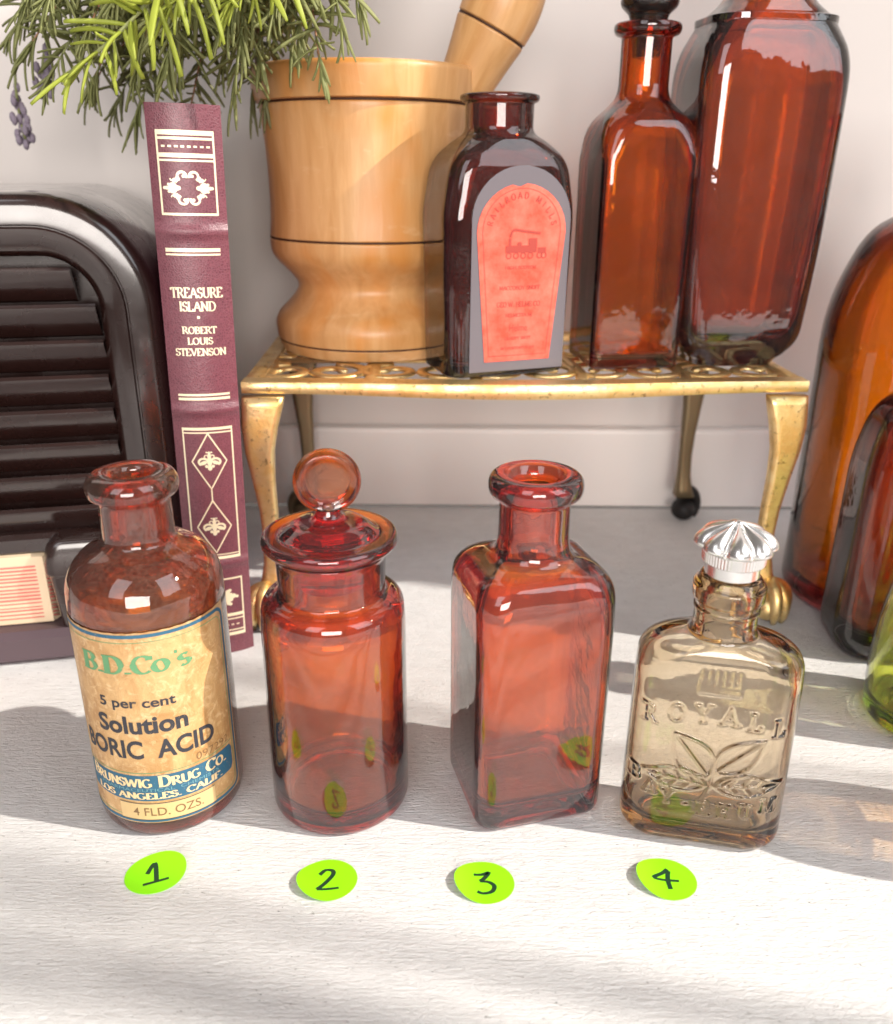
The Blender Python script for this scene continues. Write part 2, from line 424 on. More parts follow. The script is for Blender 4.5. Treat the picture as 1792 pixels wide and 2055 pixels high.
M['ink_blue'] = ink('blue_ink', (.03, .12, .20)); M['ink_dark'] = ink('dark_ink', (.035, .035, .045), .3)
M['ink_green'] = ink('green_ink', (.12, .30, .14), .6); M['ink_pale'] = ink('pale_ink', (.16, .33, .38), .6)
M['ink_cream'] = flat('cream_print', (.84, .62, .34), .5)
M['ink_stamp'] = flat('stamp_ink', (.22, .12, .05), .6)
g = NT('red_label'); n1 = g.noise(110, 6, .68); n2 = g.noise(300, 4, .7)
M['red_label'] = g.set(Base_Color=g.mix(g.ramp(n1, [(.35, 0), (.7, 1)]), (.74, .07, .035), (.86, .19, .13)), Roughness=.6, Normal=g.bump(n2, .2, .0003)).m
M['red_ink'] = flat('faded_print', (.40, .05, .035), .6)
M['silver_paper'] = flat('panel_frost', (.17, .15, .165), .22)
g = NT('sticker'); n2 = g.noise(250, 3, .6)
M['sticker'] = g.set(Base_Color=(.30, .93, .005, 1), Roughness=.45, Normal=g.bump(n2, .08, .0003)).m
M['marker'] = flat('marker_ink', (.008, .05, .02), .4)
M['silver'] = NT('silver_cap').set(Base_Color=(.86, .85, .84, 1), Metallic=.95, Roughness=.26).m
def leafmat(name, c1, c2):
    g = NT(name); n1 = g.noise(60, 3, .6)
    cc = g.mix(n1, c1, c2)
    g.set(Base_Color=cc, Roughness=.5)
    tl = g.n('ShaderNodeBsdfTranslucent', {'Color': cc}); mx = g.n('ShaderNodeMixShader', {0: .35, 1: g.b.outputs[0], 2: tl.outputs[0]})
    g.t.links.new(mx.outputs[0], g.out.inputs['Surface']); return g.m
M['leaf_a'] = leafmat('sunlit_leaf', (.38, .46, .04), (.55, .60, .12))  # light is put into the leaf colours: sunlit in front, darker behind
M['leaf_b'] = leafmat('rosemary_leaf', (.25, .29, .09), (.42, .42, .18))
M['leaf_c'] = leafmat('shaded_leaf', (.17, .20, .08), (.34, .31, .13))
M['stem'] = flat('woody_stem', (.34, .17, .09), .7); M['stem_green'] = flat('green_stem', (.24, .26, .10), .7)
M['lavender'] = flat('lavender_bud', (.30, .25, .32), .7)
M['stripe_cream'] = flat('cream_cloth', (.80, .62, .42), .6); M['stripe_red'] = flat('red_stripe', (.72, .20, .16), .6)
M['twine'] = flat('twine', (.4, .3, .18), .8); M['iron'] = flat('iron', (.05, .05, .05), .5, .8)

# ------------------------------------------------------------------ the setting
prop(box(-75, 75, -20, 54, -3, 0, .15).build('table_top', M['table'], None, sharp=40), 'white painted wooden surface with brush marks and small dark nicks', kind='structure')
prop(box(-75, 75, 55, 58, 0.0, 75, .05).build('wall', M['wall'], None, sharp=40), 'off-white wall behind the objects', kind='structure')
prop(box(60, 63, 25.5, 75, -3, 85, .3).build('sun_blocker', M['wall'], None, sharp=40), 'added white slab at the right, outside the picture, blocking the sunlight', kind='structure')  # unseen slab added to keep the sun off the things at the back
prop(loft([(0.12, .02, .02, .01, 0), (.12, 75, .5, .05, .0), (5.2, 75, .5, .05, .12), (5.45, 75, .42, .05, .05), (5.5, 75, .05, .05, 0), (5.5, .02, .02, .01, 0)], 32, 4, 0, 54.5).build('skirting', M['skirting'], None, sharp=40),
     'white skirting board along the foot of the wall', kind='structure')

# ------------------------------------------------------------------ bottle 1: boric acid
b1 = thing('labelled_bottle', 'round amber bottle with brown boric acid label, standing behind the sticker numbered 1', 'bottle', (-9.95, 25.5, 0))
rb = 2.5
def wob(p): return p
loft([(.22, .02, .1), (.22, 1.6, .3), (0, 2.1, .2), (0, 2.35, .25), (.35, rb, .3), (7.9, rb, .05), (7.98, rb - .05, .03), (8.06, rb, .05), (8.95, rb - .02, .95), (9.75, 2.0, .6), (10.1, 1.2, .3), (10.3, 1.12, .15), (10.9, 1.12, .1),
      (11.55, 1.10, .15), (11.62, 1.22, .1), (11.75, 1.42, .2), (12.15, 1.44, .25), (12.45, 1.2, .25), (12.42, .72, .15), (12.2, .6, .2), (10.0, .68, .4), (9.3, 1.9, .7), (8.7, 2.25, .5), (7.6, 2.3, .3), (.9, 2.3, .5), (.6, 1.5, .4), (.75, .02, .1)],
     96, 7).build('body', M['amber1'], b1)
cm = cyl_map(rb + .012, 8)
HW = 3.35
lab = []
nL = 60
top = [(-HW + 2 * HW * i / nL, 8.0 + .012 * math.sin(i * 1.7) + (.05 * max(0, (i - 50) / 10))) for i in range(nL + 1)]
V = [(u, .5) for u, v in top] + [(u, v) for u, v in top]
mbl = MB(); rows = 24; grid = []
for r_ in range(rows + 1):
    for u, v in top: grid.append(cm(u, .68 + (v - .68) * r_ / rows, 0))
fc = [(r_ * (nL + 1) + i, r_ * (nL + 1) + i + 1, (r_ + 1) * (nL + 1) + i + 1, (r_ + 1) * (nL + 1) + i) for r_ in range(rows) for i in range(nL)]
# give the paper its back too
n0 = len(grid)
for r_ in range(rows + 1):
    for u, v in top: grid.append(cm(u, .68 + (v - .68) * r_ / rows, -.008))
fc += [tuple(n0 + k for k in reversed(f)) for f in fc[:rows * nL]]
e = [i for i in range(nL + 1)]; t0 = rows * (nL + 1)
fc += [(i + 1, i, n0 + i, n0 + i + 1) for i in range(nL)] + [(t0 + i, t0 + i + 1, n0 + t0 + i + 1, n0 + t0 + i) for i in range(nL)]
fc += [((r_ + 1) * (nL + 1), r_ * (nL + 1), n0 + r_ * (nL + 1), n0 + (r_ + 1) * (nL + 1)) for r_ in range(rows)]
fc += [(r_ * (nL + 1) + nL, (r_ + 1) * (nL + 1) + nL, n0 + (r_ + 1) * (nL + 1) + nL, n0 + r_ * (nL + 1) + nL) for r_ in range(rows)]
mbl.add(grid, fc); label = mbl.build('label', M['label'], b1, sharp=50)
def rframe(u0, v0, u1, v1, r, w, sides=None):
    p = []
    for (cx_, cy_, a0) in ((u1 - r, v0 + r, -90), (u1 - r, v1 - r, 0), (u0 + r, v1 - r, 90), (u0 + r, v0 + r, 180)):
        p += arc(cx_, cy_, r, r, a0, a0 + 90, 6)
    p.append(p[0]); return line2(dense(p), w)
print2('blue_border', rframe(-3.15, .78, 3.2, 7.88, .35, .06), cm, M['ink_blue'], label)
print2('thin_border', rframe(-3.0, .95, 3.03, 7.66, .28, .012), cm, M['ink_green'], label)
print2('thin_border', line2(dense([(-2.95, 2.72), (2.98, 2.76)]), .012), cm, M['ink_green'], label)
def rpatch(u0, v0, u1, v1, r, n=30):
    top_, bot = [], []
    for i in range(n + 1):
        u = u0 + (u1 - u0) * i / n; e_ = min(u - u0, u1 - u); q = r - math.sqrt(max(0, r * r - (r - min(e_, r)) ** 2))
        top_.append((u, v1 - q)); bot.append((u, v0 + q))
    return [(bot + top_, [(i, i + 1, n + 2 + i, n + 1 + i) for i in range(n)])]
print2('blue_band', rpatch(-2.9, 1.6, 2.95, 2.63, .18, 60), cm, M['ink_blue'], label, .006)
print2('lettering', shift(serif_text('B.D.Co', .62, 2.9, .13, .05, .13), -.5, 6.56) + shift(serif_text("s", .62, .44, .13, .05), 1.42, 6.56) + shift(line2([(0, 0), (.1, .0)], .06), 1.12, 7.13), cm, M['ink_green'], label, .012)
print2('lettering', shift(sans_text('5 per cent', .37, 2.5, .022), -.25, 5.3), cm, M['ink_dark'], label, .012)
print2('lettering', shift(sans_text('Solution', .66, 3.0, .032), -.2, 4.32), cm, M['ink_dark'], label, .012)
print2('lettering', shift(sans_text('BORIC  ACID', .70, 4.75, .028), -.2, 3.34), cm, M['ink_dark'], label, .012)
print2('lettering', shift(sans_text('097292', .30, 1.35, -.012), 2.1, 2.84), cm, M['ink_stamp'], label, .016)
print2('lettering', shift(serif_text('BRUNSWIG DRUG CO.', .42, 5.2, .12, .055, .1, caps=.78), 0, 2.17), cm, M['ink_cream'], label, .014)
print2('lettering', shift(sans_text('PHARMACEUTICAL  CHEMISTS', .13, 4.3, .0), .05, 1.985), cm, M['ink_pale'], label, .014)
print2('lettering', shift(serif_text('LOS ANGELES. CALIF.', .24, 4.7, .12, .055, .1), 0, 1.69), cm, M['ink_cream'], label, .014)
print2('strip', rect2(-1.35, .80, 1.95, 1.52, 16), cm, M['label_clean'], label, .018)
print2('strip_line', line2(dense([(-1.35, 1.50), (1.95, 1.50)]), .014) + line2(dense([(-1.35, .82), (1.95, .82)]), .014), cm, M['ink_dark'], label, .024)
print2('lettering', shift(sans_text('4 FLD. OZS.', .34, 2.35, .004), .3, 1.0), cm, M['ink_stamp'], label, .024)

# ------------------------------------------------------------------ bottle 2: stoppered jar
b2 = thing('stoppered_jar', 'round amber apothecary jar with disc stopper, standing behind the sticker numbered 2', 'jar', (-3.78, 25.5, 0))
loft([(.2, .02, .1), (.18, 1.8, .3), (0, 2.15, .1), (0, 2.3, .2), (.22, 2.45, .2), (7.3, 2.42, .2), (8.15, 2.35, .75), (8.28, 1.78, .25), (8.5, 1.76, .1), (9.6, 1.80, .1), (9.75, 1.86, .08), (9.8, 1.8, .05),
      (9.8, 1.52, .05), (9.2, 1.45, .3), (8.2, 1.42, .3), (7.6, 2.1, .5), (6.8, 2.2, .3), (.75, 2.22, .4), (.55, 1.4, .4), (.66, .02, .1)], 96, 7).build('body', M['amber2'], b2)
st = loft([(8.6, .02, .05), (8.6, 1.1, .15), (9.84, 1.4, .04), (9.88, 2.0, .1), (10.1, 2.25, .2), (10.42, 2.16, .16), (10.36, 1.65, .12), (10.5, 1.45, .1), (10.78, 1.1, .25), (10.9, .48, .2), (11.2, .36, .2), (11.45, .36, .1), (11.5, .02, 0)], 80, 6)
stopper = st.build('stopper', M['amber2'], b2)
# disc finial facing the front
g = NT('stippled_amber'); 
mb = MB(); rs = []
for y, r_ in fillet([(.32, .01, 0), (.32, .68, .1), (.41, .8, .12), (.46, .95, .12), (.1, 1.08, .2), (-.1, 1.08, .2), (-.46, .95, .12), (-.41, .8, .12), (-.32, .68, .1), (-.32, .01, 0)], 6) and [(q[0], q[1]) for q in fillet([(.32, .01, 0), (.32, .68, .1), (.41, .8, .12), (.46, .95, .12), (.1, 1.08, .2), (-.1, 1.08, .2), (-.46, .95, .12), (-.41, .8, .12), (-.32, .68, .1), (-.32, .01, 0)], 6)]:
    rs.append([(r_ * math.cos(2 * math.pi * k / 64), y * .72, 12.12 + r_ * math.sin(2 * math.pi * k / 64)) for k in range(64)])
rings(mb, rs)
def stip():
    m = glass('stippled_amber_glass', (.92, .46, .08), dust=.04)
    t = m.node_tree; b = t.nodes['Principled BSDF']; tc = t.nodes.new('ShaderNodeTexCoord')
    vo = t.nodes.new('ShaderNodeTexNoise'); vo.inputs['Scale'].default_value = 1100; t.links.new(tc.outputs['Object'], vo.inputs['Vector'])
    ln = t.nodes.new('ShaderNodeVectorMath'); ln.operation = 'DISTANCE'; ln.inputs[1].default_value = (0, 0, .1212)
    t.links.new(tc.outputs['Object'], ln.inputs[0])
    rp = t.nodes.new('ShaderNodeValToRGB'); rp.color_ramp.elements[0].position = .0045 / .012; rp.color_ramp.elements[0].color = (0, 0, 0, 1)
    rp.color_ramp.elements[1].position = .0052 / .012; rp.color_ramp.elements[1].color = (1, 1, 1, 1)
    e3 = rp.color_ramp.elements.new(.0075 / .012); e3.color = (1, 1, 1, 1); e4 = rp.color_ramp.elements.new(.0082 / .012); e4.color = (0, 0, 0, 1)
    dv = t.nodes.new('ShaderNodeMath'); dv.operation = 'DIVIDE'; dv.inputs[1].default_value = .012; t.links.new(ln.outputs['Value'], dv.inputs[0]); t.links.new(dv.outputs[0], rp.inputs[0])
    mu = t.nodes.new('ShaderNodeMath'); mu.operation = 'MULTIPLY'; t.links.new(vo.outputs['Fac'], mu.inputs[0]); t.links.new(rp.outputs[0], mu.inputs[1])
    bp = t.nodes.new('ShaderNodeBump'); bp.inputs['Strength'].default_value = .35; bp.inputs['Distance'].default_value = .0006; t.links.new(mu.outputs[0], bp.inputs['Height'])
    t.links.new(bp.outputs[0], b.inputs['Normal']); return m
fin = mb.build('finial', stip(), stopper)
for o in (fin,): o.rotation_euler = (0, 0, R(8))

# ------------------------------------------------------------------ bottle 3: square
b3 = thing('square_bottle', 'square open amber bottle without label, standing behind the sticker numbered 3', 'bottle', (2.86, 25.85, 0), 15)
loft([(.25, .02, .02, .01, .1), (.22, 1.4, 1.4, .5, .3), (0, 1.85, 1.75, .4, .1), (0, 2.1, 1.98, .5, .2), (.25, 2.33, 2.18, .72, .25), (7.4, 2.36, 2.2, .72, .3), (9.2, 2.36, 2.2, .9, 1.4), (9.5, 1.28, 1.28, 1.25, .35), (10.1, 1.16, 1.16, 1.16, .3),
      (11.45, 1.16, 1.16, 1.16, .1), (11.55, 1.3, 1.3, 1.3, .1), (11.65, 1.50, 1.50, 1.5, .2), (12.1, 1.56, 1.56, 1.56, .25), (12.36, 1.35, 1.35, 1.35, .2), (12.33, .97, .97, .97, .12), (12.0, .76, .76, .76, .2), (9.8, .76, .76, .76, .4),
      (8.75, 2.0, 1.86, .7, 1.1), (7.2, 2.08, 1.92, .5, .3), (.9, 2.06, 1.92, .5, .5), (.62, 1.2, 1.2, .4, .4), (.7, .02, .02, .01, .1)], 160, 7).build('body', M['amber3'], b3)

# ------------------------------------------------------------------ bottle 4: embossed flask
b4 = thing('crown_flask', 'flat straw-coloured glass flask with silver crown cap and raised lettering', 'flask', (8.85, 24.0, 0), -12)
emb = []      # raised strokes on the front, in (x, z)
def em(pts, dx, dz, s): emb.extend([(p[0] * s + dx, p[1] * s + dz, q[0] * s + dx, q[1] * s + dz) for p, q in zip(pts, pts[1:])])
def em_text(t, xs, zs, h):
    for ch, x, z in zip(t, xs, zs):
        adv, stt, ser = G[ch]
        for s_ in stt: em(s_, x - adv / 2 * h, z, h)
        for (sx, sy) in ser: em([(sx - .1, sy), (sx + .1, sy)], x - adv / 2 * h, z, h)
em_text('ROYALL', (-2.05, -1.22, -.38, .42, 1.22, 1.98), (4.75, 4.95, 5.02, 5.02, 4.92, 4.75), .62)
em_text('BAY-RHUM', (-2.3, -1.8, -1.2, -.6, 0, .65, 1.3, 2.0), (2.35, 2.0, 1.7, 1.55, 1.42, 1.4, 1.5, 1.8), .5)
for k, z in enumerate((6.12, 6.28, 6.44)): em([(-.62, z), (.62, z)], 0, 0, 1)
zz = [(-.66 + 1.32 * i / 12, 6.62 + (.16 if i % 2 else 0)) for i in range(13)]; em(zz, 0, 0, 1)
def leafout(x0, z0, ang, L, w, veins=1):
    ca, sa = math.cos(R(ang)), math.sin(R(ang)); pts1 = []; pts2 = []
    for i in range(15):
        t = i / 14; ww = w * math.sin(math.pi * t ** .8) ; x, y = t * L, ww
        pts1.append((x0 + x * ca - y * sa, z0 + x * sa + y * ca)); pts2.append((x0 + x * ca + y * sa, z0 + x * sa - y * ca))
    em(pts1, 0, 0, 1); em(pts2, 0, 0, 1); em([(x0, z0), (x0 + L * ca, z0 + L * sa)], 0, 0, 1)
    for i in range(3, 12, 3) if veins else ():
        t = i / 14; ww = .75 * w * math.sin(math.pi * t ** .8); bx, bz = x0 + t * L * ca, z0 + t * L * sa
        for sg in (1, -1): em([(bx, bz), (bx + .25 * L * .35 * ca - sg * ww * sa, bz + .25 * L * .35 * sa + sg * ww * ca)], 0, 0, 1)
leafout(.0, 2.95, 128, 1.95, .6, 0); leafout(-.05, 2.6, 172, 2.05, .42); leafout(.2, 3.15, 46, 2.0, .5, 0); leafout(.25, 2.6, 9, 2.1, .42)
em([(-.1, 1.95), (.1, 2.6), (.12, 3.2)], 0, 0, 1); em([(.5, 2.7), (.9, 3.1), (1.1, 3.2)], 0, 0, 1)
E_ = np.array(emb)
def relief(P):
    x = P[:, 0][:, None]; z = P[:, 2][:, None]; ax, az, bx, bz = E_.T
    dx, dz = bx - ax, bz - az; l2 = dx * dx + dz * dz + 1e-9
    t = np.clip(((x - ax) * dx + (z - az) * dz) / l2, 0, 1)
    d = np.sqrt((x - ax - t * dx) ** 2 + (z - az - t * dz) ** 2).min(1)
    return .08 * np.exp(-(d / .05) ** 2)
FO = [(.18, .02, .02, .01, .1), (.18, 1.9, .7, .6, .2), (0, 2.2, .95, .9, .1), (0, 2.4, 1.05, 1.0, .2), (.3, 2.68, 1.25, 1.15, .3), (6.2, 2.62, 1.25, 1.15, .3), (7.3, 2.55, 1.25, 1.15, 1.0), (7.62, 1.25, 1.1, 1.05, .5), (7.75, 1.0, 1.0, 1.0, .3),
      (8.5, .97, .97, .97, .05), (8.54, 1.02, 1.02, 1.02, .04), (8.65, 1.02, 1.02, 1.02, .04), (8.7, .97, .97, .97, .05), (8.85, 1.0, 1.0, 1.0, .06), (8.95, 1.1, 1.1, 1.1, .08), (9.4, 1.12, 1.12, 1.12, .08), (9.55, 1.0, 1.0, 1.0, .06), (9.72, .9, .9, .9, .08),
      (9.72, .72, .72, .72, .05), (9.3, .62, .62, .62, .1), (7.8, .62, .62, .62, .3), (7.2, 2.2, .98, .9, .9), (6.2, 2.4, 1.02, .95, .3), (.8, 2.44, 1.02, .95, .5), (.45, 1.7, .6, .55, .3), (.55, .02, .02, .01, .1)]
prof = fillet(FO, 7)
# refine the long outer walls so that the lettering can be raised out of the glass
fine_ = []
for a_, c_ in zip(prof, prof[1:]):
    k = 1
    if abs(c_[0] - a_[0]) > .3 and c_[0] > a_[0] and a_[1] > 2.3: k = int(abs(c_[0] - a_[0]) / .028)
    fine_ += [a_ + (c_ - a_) * i / k for i in range(k)]
fine_.append(prof[-1]); NF = 440; rs = []
for i, (z, a, b, r) in enumerate(fine_):
    rs.append([(x, y, z) for x, y in rrect(max(a, .01), max(b, .01), r, NF)])
A_ = np.array(rs); nout = next(i for i, q in enumerate(fine_) if q[0] >= 8.0)
for i in range(nout):
    P = A_[i]; m = P[:, 1] < -.4
    if abs(P[0, 2]) > .5 and m.any(): P[m, 1] -= relief(P[m]) * np.clip((-P[m, 1] - .4) / .3, 0, 1)
mb = MB(); rings(mb, [[tuple(q) for q in r_] for r_ in A_]); mb.build('body', M['straw'], b4)
# crown cap
cap = thing('cap', None, None); cap.parent = b4
mb = MB(); rs = []
for z, r_, kn in [(9.78, .02, 0), (9.78, .83, 0), (10.16, .83, 0), (10.17, .9, 1), (10.2, .93, 1), (10.55, .95, 1), (10.58, .9, 0), (10.62, 1.0, 0)]:
    rs.append([((r_ + (.025 * (k % 2) if kn else 0)) * math.cos(2 * math.pi * k / 120), (r_ + (.025 * (k % 2) if kn else 0)) * math.sin(2 * math.pi * k / 120), z) for k in range(120)])
rings(mb, rs); bpy.data.objects.remove(cap)
cap = mb.build('cap', M['silver'], b4, sharp=35)
mb = MB(); rs = []
def crown_pt(q, a):     # q: 0 at the rim, 1 at the top
    lobe = abs(math.cos(4 * a)) ** .6
    r_ = 1.24 * (.76 + .24 * lobe) * (1 - q ** 1.7) + .03; z = 10.72 + (.28 + .26 * lobe) * math.sin(math.pi * min(1, q * .62 + .02)) + .30 * q ** 5
    return r_ * math.cos(a), r_ * math.sin(a), z
for i in range(30):
    ring = []
    for k in range(160):
        a = 2 * math.pi * k / 160
        if i < 7:
            q = i / 7; x, y, z = crown_pt(0, a); m_ = .95 + (math.hypot(x, y) - .95) * math.sin(q * math.pi / 2)
            ring.append((m_ * math.cos(a), m_ * math.sin(a), 10.56 + (z - 10.56) * q))
        else: ring.append(crown_pt((i - 7) / 22, a))
    rs.append(ring)
rings(mb, rs); crown = mb.build('crown', M['silver'], cap)
mb = MB()
for k in range(8):
    a = 2 * math.pi * (k + .5) / 8; P = [crown_pt(i / 14, a) for i in range(14)]
    tube([(x, y, z + .03) for x, y, z in P], .07, 6, mb)
    for i in range(12):
        x, y, z = crown_pt(i / 13, a); ball((x * 1.03, y * 1.03, z + .10), .06, mb, 7, 4)
    x, y, z = crown_pt(0, a); ball((x, y, 10.66), .09, mb, 8, 5, (1, 1, 1.3))
ball((0, 0, 11.34), .17, mb, 12, 8); mb.build('beading', M['silver'], crown)

# ------------------------------------------------------------------ stickers
def digit(n):
    if n == 1: return [[(-.28, .05), (-.02, .5), (.02, -.45)], [(-.42, -.45), (.42, -.38)]]
    if n == 2: return [[(-.25, .3), (-.05, .5), (.18, .45), (.2, .25), (-.05, -.1), (-.35, -.42)], [(-.35, -.42), (.38, -.40)]]
    if n == 3: return [[(-.38, .32), (-.1, .38), (.12, .5), (-.02, .2), (-.15, .05)], [(-.15, .05), (.15, .05), (.35, -.12), (.28, -.38), (0, -.5), (-.2, -.45)]]
    return [[(.05, .5), (-.1, .3), (-.42, -.02), (-.1, -.05), (.42, -.0)], [(.08, .42), (.05, 0), (.12, -.45)]]
def smooth2(p):
    if len(p) < 3: return dense(p, .08)
    o = []; q = [p[0]] + p + [p[-1]]
    for i in range(1, len(q) - 2):
        for t in np.linspace(0, 1, 6)[:-1]:
            c = [0.5 * (2 * q[i][k] + (q[i + 1][k] - q[i - 1][k]) * t + (2 * q[i - 1][k] - 5 * q[i][k] + 4 * q[i + 1][k] - q[i + 2][k]) * t * t + (3 * q[i][k] - q[i - 1][k] - 3 * q[i + 1][k] + q[i + 2][k]) * t ** 3) for k in (0, 1)]
            o.append(tuple(c))
    return o + [p[-1]]
stick = [(1, -9.36, 21.45, 18, .14, 30), (2, -3.76, 21.2, 8, .2, 200), (3, 1.3, 21.15, -6, .2, 190), (4, 7.2, 21.35, -10, .22, 190)]
desc = {1: 'green round sticker with handwritten 1, in front of the labelled brown bottle', 2: 'green round sticker with handwritten 2, in front of the stoppered jar',
        3: 'green round sticker with handwritten 3, in front of the square open bottle', 4: 'green round sticker with handwritten 4, in front of the crown-capped flask'}
for n, x, y, rz, curl, cd in stick:
    t = thing('round_sticker', desc[n], 'sticker', (x, y, 0), rz, 'green numbered stickers on the white surface')
    ra, rb_ = .97, .87
    def hgt(u, v):      # one edge has come up
        q = (u * math.cos(R(cd)) + v * math.sin(R(cd))) / .95; return .02 + curl * max(0, q) ** 2
    mb = MB(); rs = []
    for kk, dz in ((0, 0), (1, .012)):
        for s_ in (np.linspace(.03, 1, 9) if kk else np.linspace(1, .03, 9)[::1]):
            pass
    lst = [(s_, 0) for s_ in np.linspace(.03, 1, 9)] + [(s_, .014) for s_ in np.linspace(1, .03, 9)]
    for s_, dz in lst:
        rs.append([(ra * s_ * math.cos(2 * math.pi * k / 56), rb_ * s_ * math.sin(2 * math.pi * k / 56), hgt(ra * s_ * math.cos(2 * math.pi * k / 56), rb_ * s_ * math.sin(2 * math.pi * k / 56)) + dz - .012) for k in range(56)])
    rings(mb, rs); mb.build('disc', M['sticker'], t, sharp=60)
    sh = []
    for k_, st_ in enumerate(digit(n)):
        st_ = smooth2(st_); st_ = [(p[0] * .95, p[1] * .88) for p in st_]
        m_ = len(st_); cnt = [0]
        sh.append(ribbon(st_, lambda a, b: .045 + .03 * abs(b)))
    print2('numeral', sh, lambda u, v, d: (u, v - .03, hgt(u, v) + .004 + d), M['marker'], t, .004, .002)

# ------------------------------------------------------------------ book
bk = thing('book', 'maroon leather book with gilt spine standing between the radio and the wooden mortar', 'book', (-10.5, 35.3, 0.02), 0, rot=(0, R(1.3), R(15)))
w2 = 1.38; BH = 23.45; Dp = 16
def spine_y(u, v):
    # raised bands across the spine
    b = sum(.13 * math.exp(-((v - z) / .2) ** 2) for z in (18.9, 11.75, 4.65))
    return -.36 * (1 - (u / w2) ** 2) - b
mb = MB(); nu, nv = 20, 180; V = []
for j in range(nv + 1):
    v = BH * j / nv
    for i in range(nu + 1):
        u = -w2 + 2 * w2 * i / nu; V.append((u, spine_y(u, v), v))
Fc = [(j * (nu + 1) + i, j * (nu + 1) + i + 1, (j + 1) * (nu + 1) + i + 1, (j + 1) * (nu + 1) + i) for j in range(nv) for i in range(nu)]
n0 = len(V)
for j in range(nv + 1):
    v = BH * j / nv
    for i in range(nu + 1): V.append((-w2 + 2 * w2 * i / nu, .2, v))
Fc += [(n0 + j * (nu + 1) + i, n0 + (j + 1) * (nu + 1) + i, n0 + (j + 1) * (nu + 1) + i + 1, n0 + j * (nu + 1) + i + 1) for j in range(nv) for i in range(nu)]
for j in range(nv):
    a = j * (nu + 1); b = (j + 1) * (nu + 1)
    Fc += [(a, b, n0 + b, n0 + a), (b + nu, a + nu, n0 + a + nu, n0 + b + nu)]
a = nv * (nu + 1)
for i in range(nu): Fc += [(i + 1, i, n0 + i, n0 + i + 1), (a + i, a + i + 1, n0 + a + i + 1, n0 + a + i)]
mb.add(V, Fc); spine = mb.build('spine', M['leather'], bk, sharp=50)
box(-w2, -w2 + .28, .18, Dp, 0, BH, .05).build('cover', M['leather'], bk, sharp=40)
box(w2 - .28, w2, .18, Dp, 0, BH, .05).build('cover', M['leather'], bk, sharp=40)
box(-w2 + .27, w2 - .27, .22, Dp - .4, .3, BH - .3, .03).build('page_block', M['pages'], bk, sharp=40)
sm = lambda u, v, d: (u, spine_y(u, v) - d, v)
def ln(pts, w): return line2(dense(pts, .12), w)
sh = []
sh += ln([(-1.03, 19.55), (-1.03, 22.5)], .035) + ln([(1.03, 19.55), (1.03, 22.5)], .035) + ln([(-1.06, 19.55), (1.06, 19.55)], .045)
sh += ln([(-1.06, 22.45), (1.06, 22.45)], .085) + ln([(-1.06, 22.25), (1.06, 22.25)], .045) + ln([(-1.0, 21.66), (1.0, 21.66)], .075) + ln([(-1.0, 21.48), (1.0, 21.48)], .035)
for i in range(8): sh += ln([(-.88 + i * .235, 21.97), (-.75 + i * .235, 21.97)], .035)
sh += ln([(-1.05, 18.22), (1.03, 18.22)], .07) + ln([(-1.05, 18.05), (1.03, 18.05)], .035) + ln([(-1.05, 12.42), (1.03, 12.42)], .045) + ln([(-1.05, 12.25), (1.03, 12.25)], .055)
sh += ln([(-1.0, 4.95), (-1.0, 10.95)], .03) + ln([(1.0, 4.95), (1.0, 10.95)], .03) + ln([(-1.03, 10.95), (1.03, 10.95)], .06) + ln([(-1.0, 10.78), (1.0, 10.78)], .03) + ln([(-1.03, 4.95), (1.03, 4.95)], .06) + ln([(-1.0, 5.1), (1.0, 5.1)], .025)
for cz in (9.5, 6.45): sh += ln([(0, cz + 1.25), (.72, cz), (0, cz - 1.25), (-.72, cz), (0, cz + 1.25)], .03)
sh += ln([(0, 8.3), (0, 7.65)], .028)
sh += ln([(-1.0, 1.0), (-1.0, 3.85)], .03) + ln([(1.0, 1.0), (1.0, 3.85)], .03) + ln([(-1.03, 3.85), (1.03, 3.85)], .04) + ln([(-1.03, 2.0), (1.03, 2.0)], .08) + ln([(-1.0, 1.78), (1.0, 1.78)], .03) + ln([(-1.03, 1.0), (1.03, 1.0)], .08) + ln([(-1.0, 1.2), (1.0, 1.2)], .03)
for i in range(7): sh += ln([(-.75 + i * .235, 1.48), (-.63 + i * .235, 1.48)], .03)
for nm_, lo_, hi_ in (('gilt_panel_frame', 19, 23), ('gilt_rule', 17.5, 18.6), ('gilt_rule', 12, 12.6), ('gilt_panel_frame', 4.5, 11.5), ('gilt_panel_frame', .5, 4.2)):
    print2(nm_, [q for q in sh if lo_ < sum(v for u, v in q[0]) / len(q[0]) < hi_], sm, M['gilt'], spine, .008)
def blob(cx, cy, rx, ry, a=0, n=14):
    P = [(cx, cy)] + [(cx + rx * math.cos(t) * math.cos(R(a)) - ry * math.sin(t) * math.sin(R(a)), cy + rx * math.cos(t) * math.sin(R(a)) + ry * math.sin(t) * math.cos(R(a))) for t in np.linspace(0, 2 * math.pi, n, endpoint=False)]
    return [(P, [(0, 1 + i, 1 + (i + 1) % n) for i in range(n)])]
orn = []
cz = 20.5
